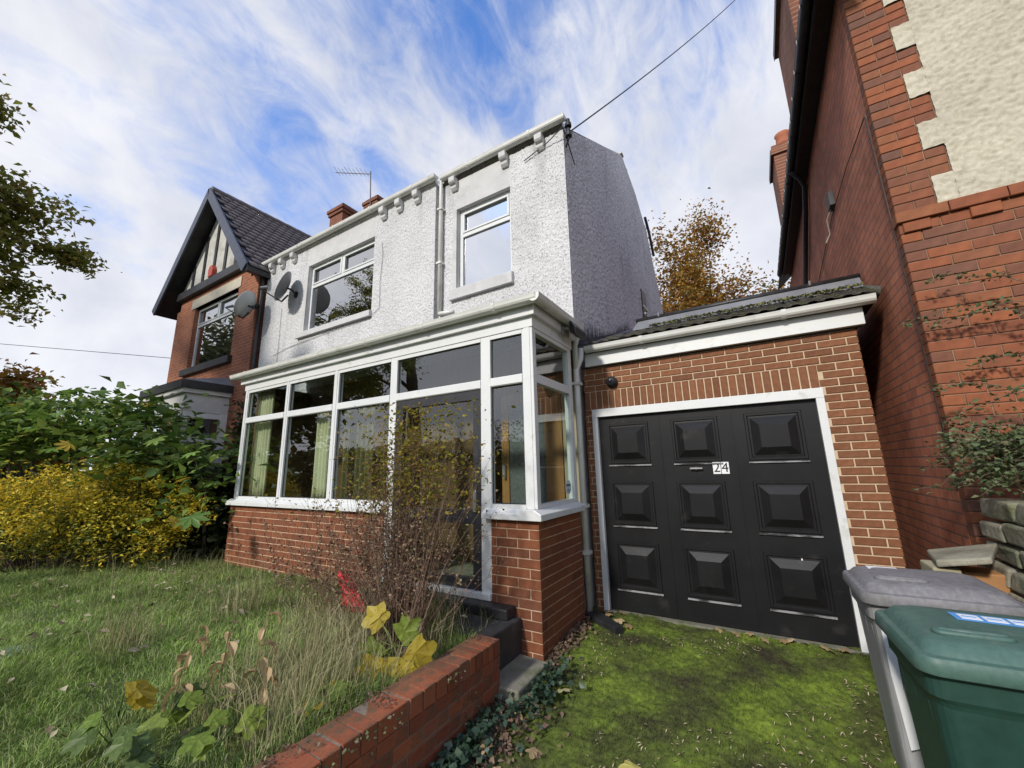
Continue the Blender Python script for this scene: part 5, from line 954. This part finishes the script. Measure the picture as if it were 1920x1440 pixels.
# dead leaves settled in the lawn, and scraps on the wall face
gg = np.random.default_rng(66); n = 240; x = gg.uniform(-8.5, -2.2, n); y = gg.uniform(.7, 3.2, n); P = np.stack([x, y, lawn_h(x, y)+.03+.05*gg.random(n)], 1); V, F = leaves(P, .06, .6, aspect=.6, seed=67)
o = npmesh('lawn_litter', V, F, mk('pale_litter', [(.30, .26, .17), (.42, .36, .24), (.20, .14, .08), (.12, .08, .05)], src='island', rough=.8)); tag(o, 'pale and brown dead leaves caught in the lawn grass', 'leaf litter', kind='stuff')
n = 500; y = gg.uniform(1.0, 2.75, n); z = .29-gg.random(n)**1.5*.5; P = np.stack([-1.868+.03*gg.random(n), y, z], 1); P = P[vnoise(y, z, 4, 33) > .55]; V, F = leaves(P, .019, .2, aspect=.8, seed=68)
o = npmesh('wall_creeper', V, F, mk('creeper_leaf', [(.08, .11, .04), (.14, .15, .07), (.18, .14, .09), (.06, .09, .04)], src='island', rough=.7)); tag(o, 'small creeping weeds hanging on the driveway face of the garden wall', 'creeper', kind='stuff')
# clipped hedge across the road, seen in the porch panes
n = 26000; x = gg.uniform(-60, 14, n); y = -17.5+gg.normal(0, .5, n); z = -1.0+4.4*gg.random(n)+.5*vnoise(x, x*0, .4, 12); V, F = leaves(np.stack([x, y, z], 1), .42, .3, seed=69)
o = npmesh('roadside_hedge', V, F, LF_OLV); tag(o, 'long dark roadside hedge mirrored low in the porch panes', 'hedge', kind='stuff')
# moss fuzz and litter on the driveway
g = np.random.default_rng(8); n = 100000; x = g.uniform(-1.86, 1.1, n); y = 4.72-3.9*g.random(n)**1.3; k = ~((x < -1.70) & (y > 2.75)); x, y = x[k], y[k]; n = len(x); B = np.stack([x, y, drive_h(x, y)-.004], 1); a = g.uniform(0, 6.28, n); s = np.stack([np.cos(a), np.sin(a), 0*a], 1)*.0035
tp_ = B+np.stack([g.normal(0, .006, n), g.normal(0, .006, n), .006+.016*g.random(n)*(.4+vnoise(x, y, 3, 91))], 1); i = np.arange(n)*3
o = npmesh('moss', np.stack([B-s, B+s, tp_], 1).reshape(-1, 3), np.stack([i, i+1, i+2], 1), MOSS); tag(o, 'bright green and brown moss carpeting the driveway', 'moss', kind='stuff')
n = 2200; x = g.uniform(-1.5, 1.0, n); y = 4.5-2.6*g.random(n); P = np.stack([x, y, drive_h(x, y)+.012], 1); P = P[vnoise(x, y, 2.1, 77)+.25*vnoise(x, y, 9, 78) > .45]
V, F = leaves(P, .026, .92, aspect=.28, seed=14); V2 = npmesh('fallen_seeds', V, F, mk('seed_tan', [(.36, .28, .18), (.48, .40, .28), (.28, .21, .13)], src='island', rough=.8)); tag(V2, 'pale fallen seed husks scattered over the moss', 'seeds', kind='stuff')
# leaf litter and ivy along the foot of the garden wall
LIT = mk('brown_litter', [(.07, .045, .03), (.14, .09, .06), (.22, .15, .10), (.10, .06, .045)], src='island', rough=.85)
n = 2600; y = g.uniform(1.2, 3.0, n); x = -1.86+np.abs(g.normal(0, .15, n))*(1.1-.0*y); P = np.stack([x, y, drive_h(x, y)+.008+.03*g.random(n)], 1); n2 = 420; y2 = g.uniform(3.3, 4.4, n2); x2 = -1.78+np.abs(g.normal(0, .07, n2)); P2 = np.stack([x2, y2, drive_h(x2, y2)+.01+.03*g.random(n2)], 1)
V, F = leaves(np.concatenate([P, P2]), .038, .55, aspect=.7, seed=15); o = npmesh('leaf_litter', V, F, LIT); tag(o, 'brown rotting leaf litter along the foot of the garden wall', 'leaf litter', kind='stuff')
n = 750; y = np.concatenate([g.normal(2.25, .22, 520), g.normal(3.0, .16, 230)]); x = -1.84+np.abs(g.normal(0, .10, n))+np.where(np.arange(n) >= 520, .17, 0); P = np.stack([x, y, drive_h(x, y)+.02+.09*g.random(n)], 1)
V, F = leaves(P, .045, .55, aspect=.95, seed=16); o = npmesh('ivy', V, F, mk('blue_green_ivy', [(.018, .04, .025), (.035, .065, .04), (.055, .09, .055)], src='island', rough=.45)); tag(o, 'low blue-green ivy at the foot of the garden wall', 'ivy', kind='stuff')
n = 700; y = g.uniform(.6, 2.8, n); x = g.uniform(-2.1, -1.86, n); P = np.stack([x, y, .31+.015*g.random(n)], 1); P = P[vnoise(x, y, 5, 31) > .52]; V, F = leaves(P, .022, .7, seed=17); o = npmesh('wall_top_debris', V, F, LIT); tag(o, 'crumbs of dead leaf and moss on top of the garden wall', 'leaf litter', kind='stuff')
# fallen leaves one by one
def fallen(label, pts, mat, s, group, seed):
    qq = random.Random(seed); ORD = ('leftmost', 'second from the left', 'third from the left', 'fourth from the left', 'fifth from the left', 'sixth from the left', 'seventh from the left', 'eighth from the left', 'ninth from the left', 'rightmost')
    pts = sorted(pts, key=lambda p: p[0]/p[1]); m_ = len(pts)
    for i, (x, y) in enumerate(pts):
        src = SYC[qq.randrange(3)]; key = 'fal'+src.name+mat.name
        if key not in _BK:
            me = src.copy(); me.name = 'fallen_leaf'; me.materials.append(mat); _BK[key] = me
        o = bpy.data.objects.new('fallen_leaf', _BK[key]); COL.objects.link(o); o.location = (x, y, float(drive_h(x, y))+.028); k = qq.uniform(*s); o.scale = (k, k, k); a = qq.uniform(0, 6.28); orient(o, (math.cos(a), math.sin(a), qq.uniform(-.1, .25)), (qq.gauss(0, .25), qq.gauss(0, .25), 1)); tag(o, label if m_ == 1 else label+', '+(ORD[i] if i < m_-1 else 'rightmost'), 'leaf', group)
fallen('curled tan leaf at the foot of the garage door', [(-.52+i*.105+rnd.uniform(-.04, .04), 4.66+rnd.uniform(-.05, .03)) for i in range(10)], TAN, (.05, .085), 'leaves along the garage door', 1)
fallen('tan leaf gathered behind the black gully cover', [(-1.55, 4.52), (-1.48, 4.44), (-1.62, 4.60), (-1.36, 4.36), (-1.52, 4.64)], TAN, (.07, .11), 'leaves by the gully', 2)
fallen('pale yellow fallen leaf on the moss beside the stone slab', [(-1.53, 3.06)], mk('pale_yellow_leaf', [(.42, .40, .20)], src='rand', rough=.6), (.12, .13), None, 3)
fallen('yellow fallen leaf alone on the mossy driveway in the foreground', [(-.84, 2.66)], mk('soft_yellow_leaf', [(.40, .36, .10)], src='rand', rough=.6), (.11, .12), None, 4)
fallen('tan fallen leaf in the litter below the garden wall', [(-1.62, 2.72), (-1.70, 2.40), (-1.66, 2.30), (-1.52, 2.22), (-1.75, 2.12), (-1.45, 2.5)], TAN, (.07, .11), 'leaves below the garden wall', 5)
fallen('large tan leaf on the moss beside the bins', [(.26, 2.86), (.33, 3.03)], TAN, (.12, .15), 'leaves beside the bins', 6)
# cotoneaster sprays over the stone wall and the right house
ct = thing('cotoneaster', 'arching cotoneaster sprays with small leaves spreading over the right house wall', 'shrub', (1.6, 3.3, .9)); MS = MB(); P = []; q = random.Random(9)
ends = [((1.75, 3.7, 1.75), (1.02, 3.75, 2.05)), ((1.8, 3.75, 2.5), (1.16, 3.86, 2.82)), ((1.9, 3.75, 2.45), (1.13, 3.9, 2.48)), ((1.7, 3.6, 1.7), (.86, 3.55, 1.50)), ((1.6, 3.5, 1.4), (.90, 3.45, 1.60)), ((1.7, 3.6, 1.9), (1.05, 3.7, 1.80)), ((1.6, 3.4, 1.5), (.78, 3.4, 1.40)), ((1.6, 3.5, 1.5), (.95, 3.45, 1.42)), ((1.8, 3.8, 2.1), (1.25, 3.88, 2.16)), ((1.8, 3.8, 2.35), (1.0, 3.85, 2.55))]
for i in range(34): e = (q.uniform(.95, 1.25), q.uniform(3.3, 3.7), q.uniform(1.35, 1.72)); ends.append(((1.7, 3.6, q.uniform(1.3, 1.75)), e))
for a, b in ends:
    a, b = Vector(a), Vector(b); pts = [a+(b-a)*t+Vector((0, 0, .10*math.sin(math.pi*t)))+Vector((q.gauss(0, .012), q.gauss(0, .012), q.gauss(0, .012))) for t in [i/9 for i in range(10)]]; MS.tube(pts, [.004-.0003*i for i in range(10)], 3, cap=False)
    for t in range(80):
        j = q.random()**.7*9; k = min(8, int(j)); p = pts[k]+(pts[k+1]-pts[k])*(j-k); P.append(tuple(p+Vector((q.gauss(0, .018), q.gauss(0, .018), q.gauss(0, .018)))))
P2 = np.stack([rng.uniform(1.10, 1.7, 1000), rng.uniform(3.3, 3.8, 1000), rng.normal(1.60, .12, 1000)], 1)
MS.build('branch', BARK, ct); V, F = leaves(np.concatenate([np.array(P), P2]), .030, .4, aspect=.7, seed=18); npmesh('leaves', V, F, mk('cotoneaster_leaf', [(.055, .085, .03), (.10, .14, .055), (.16, .19, .09), (.20, .18, .10)], src='island', rough=.55, trans=.2), ct, kind='stuff')
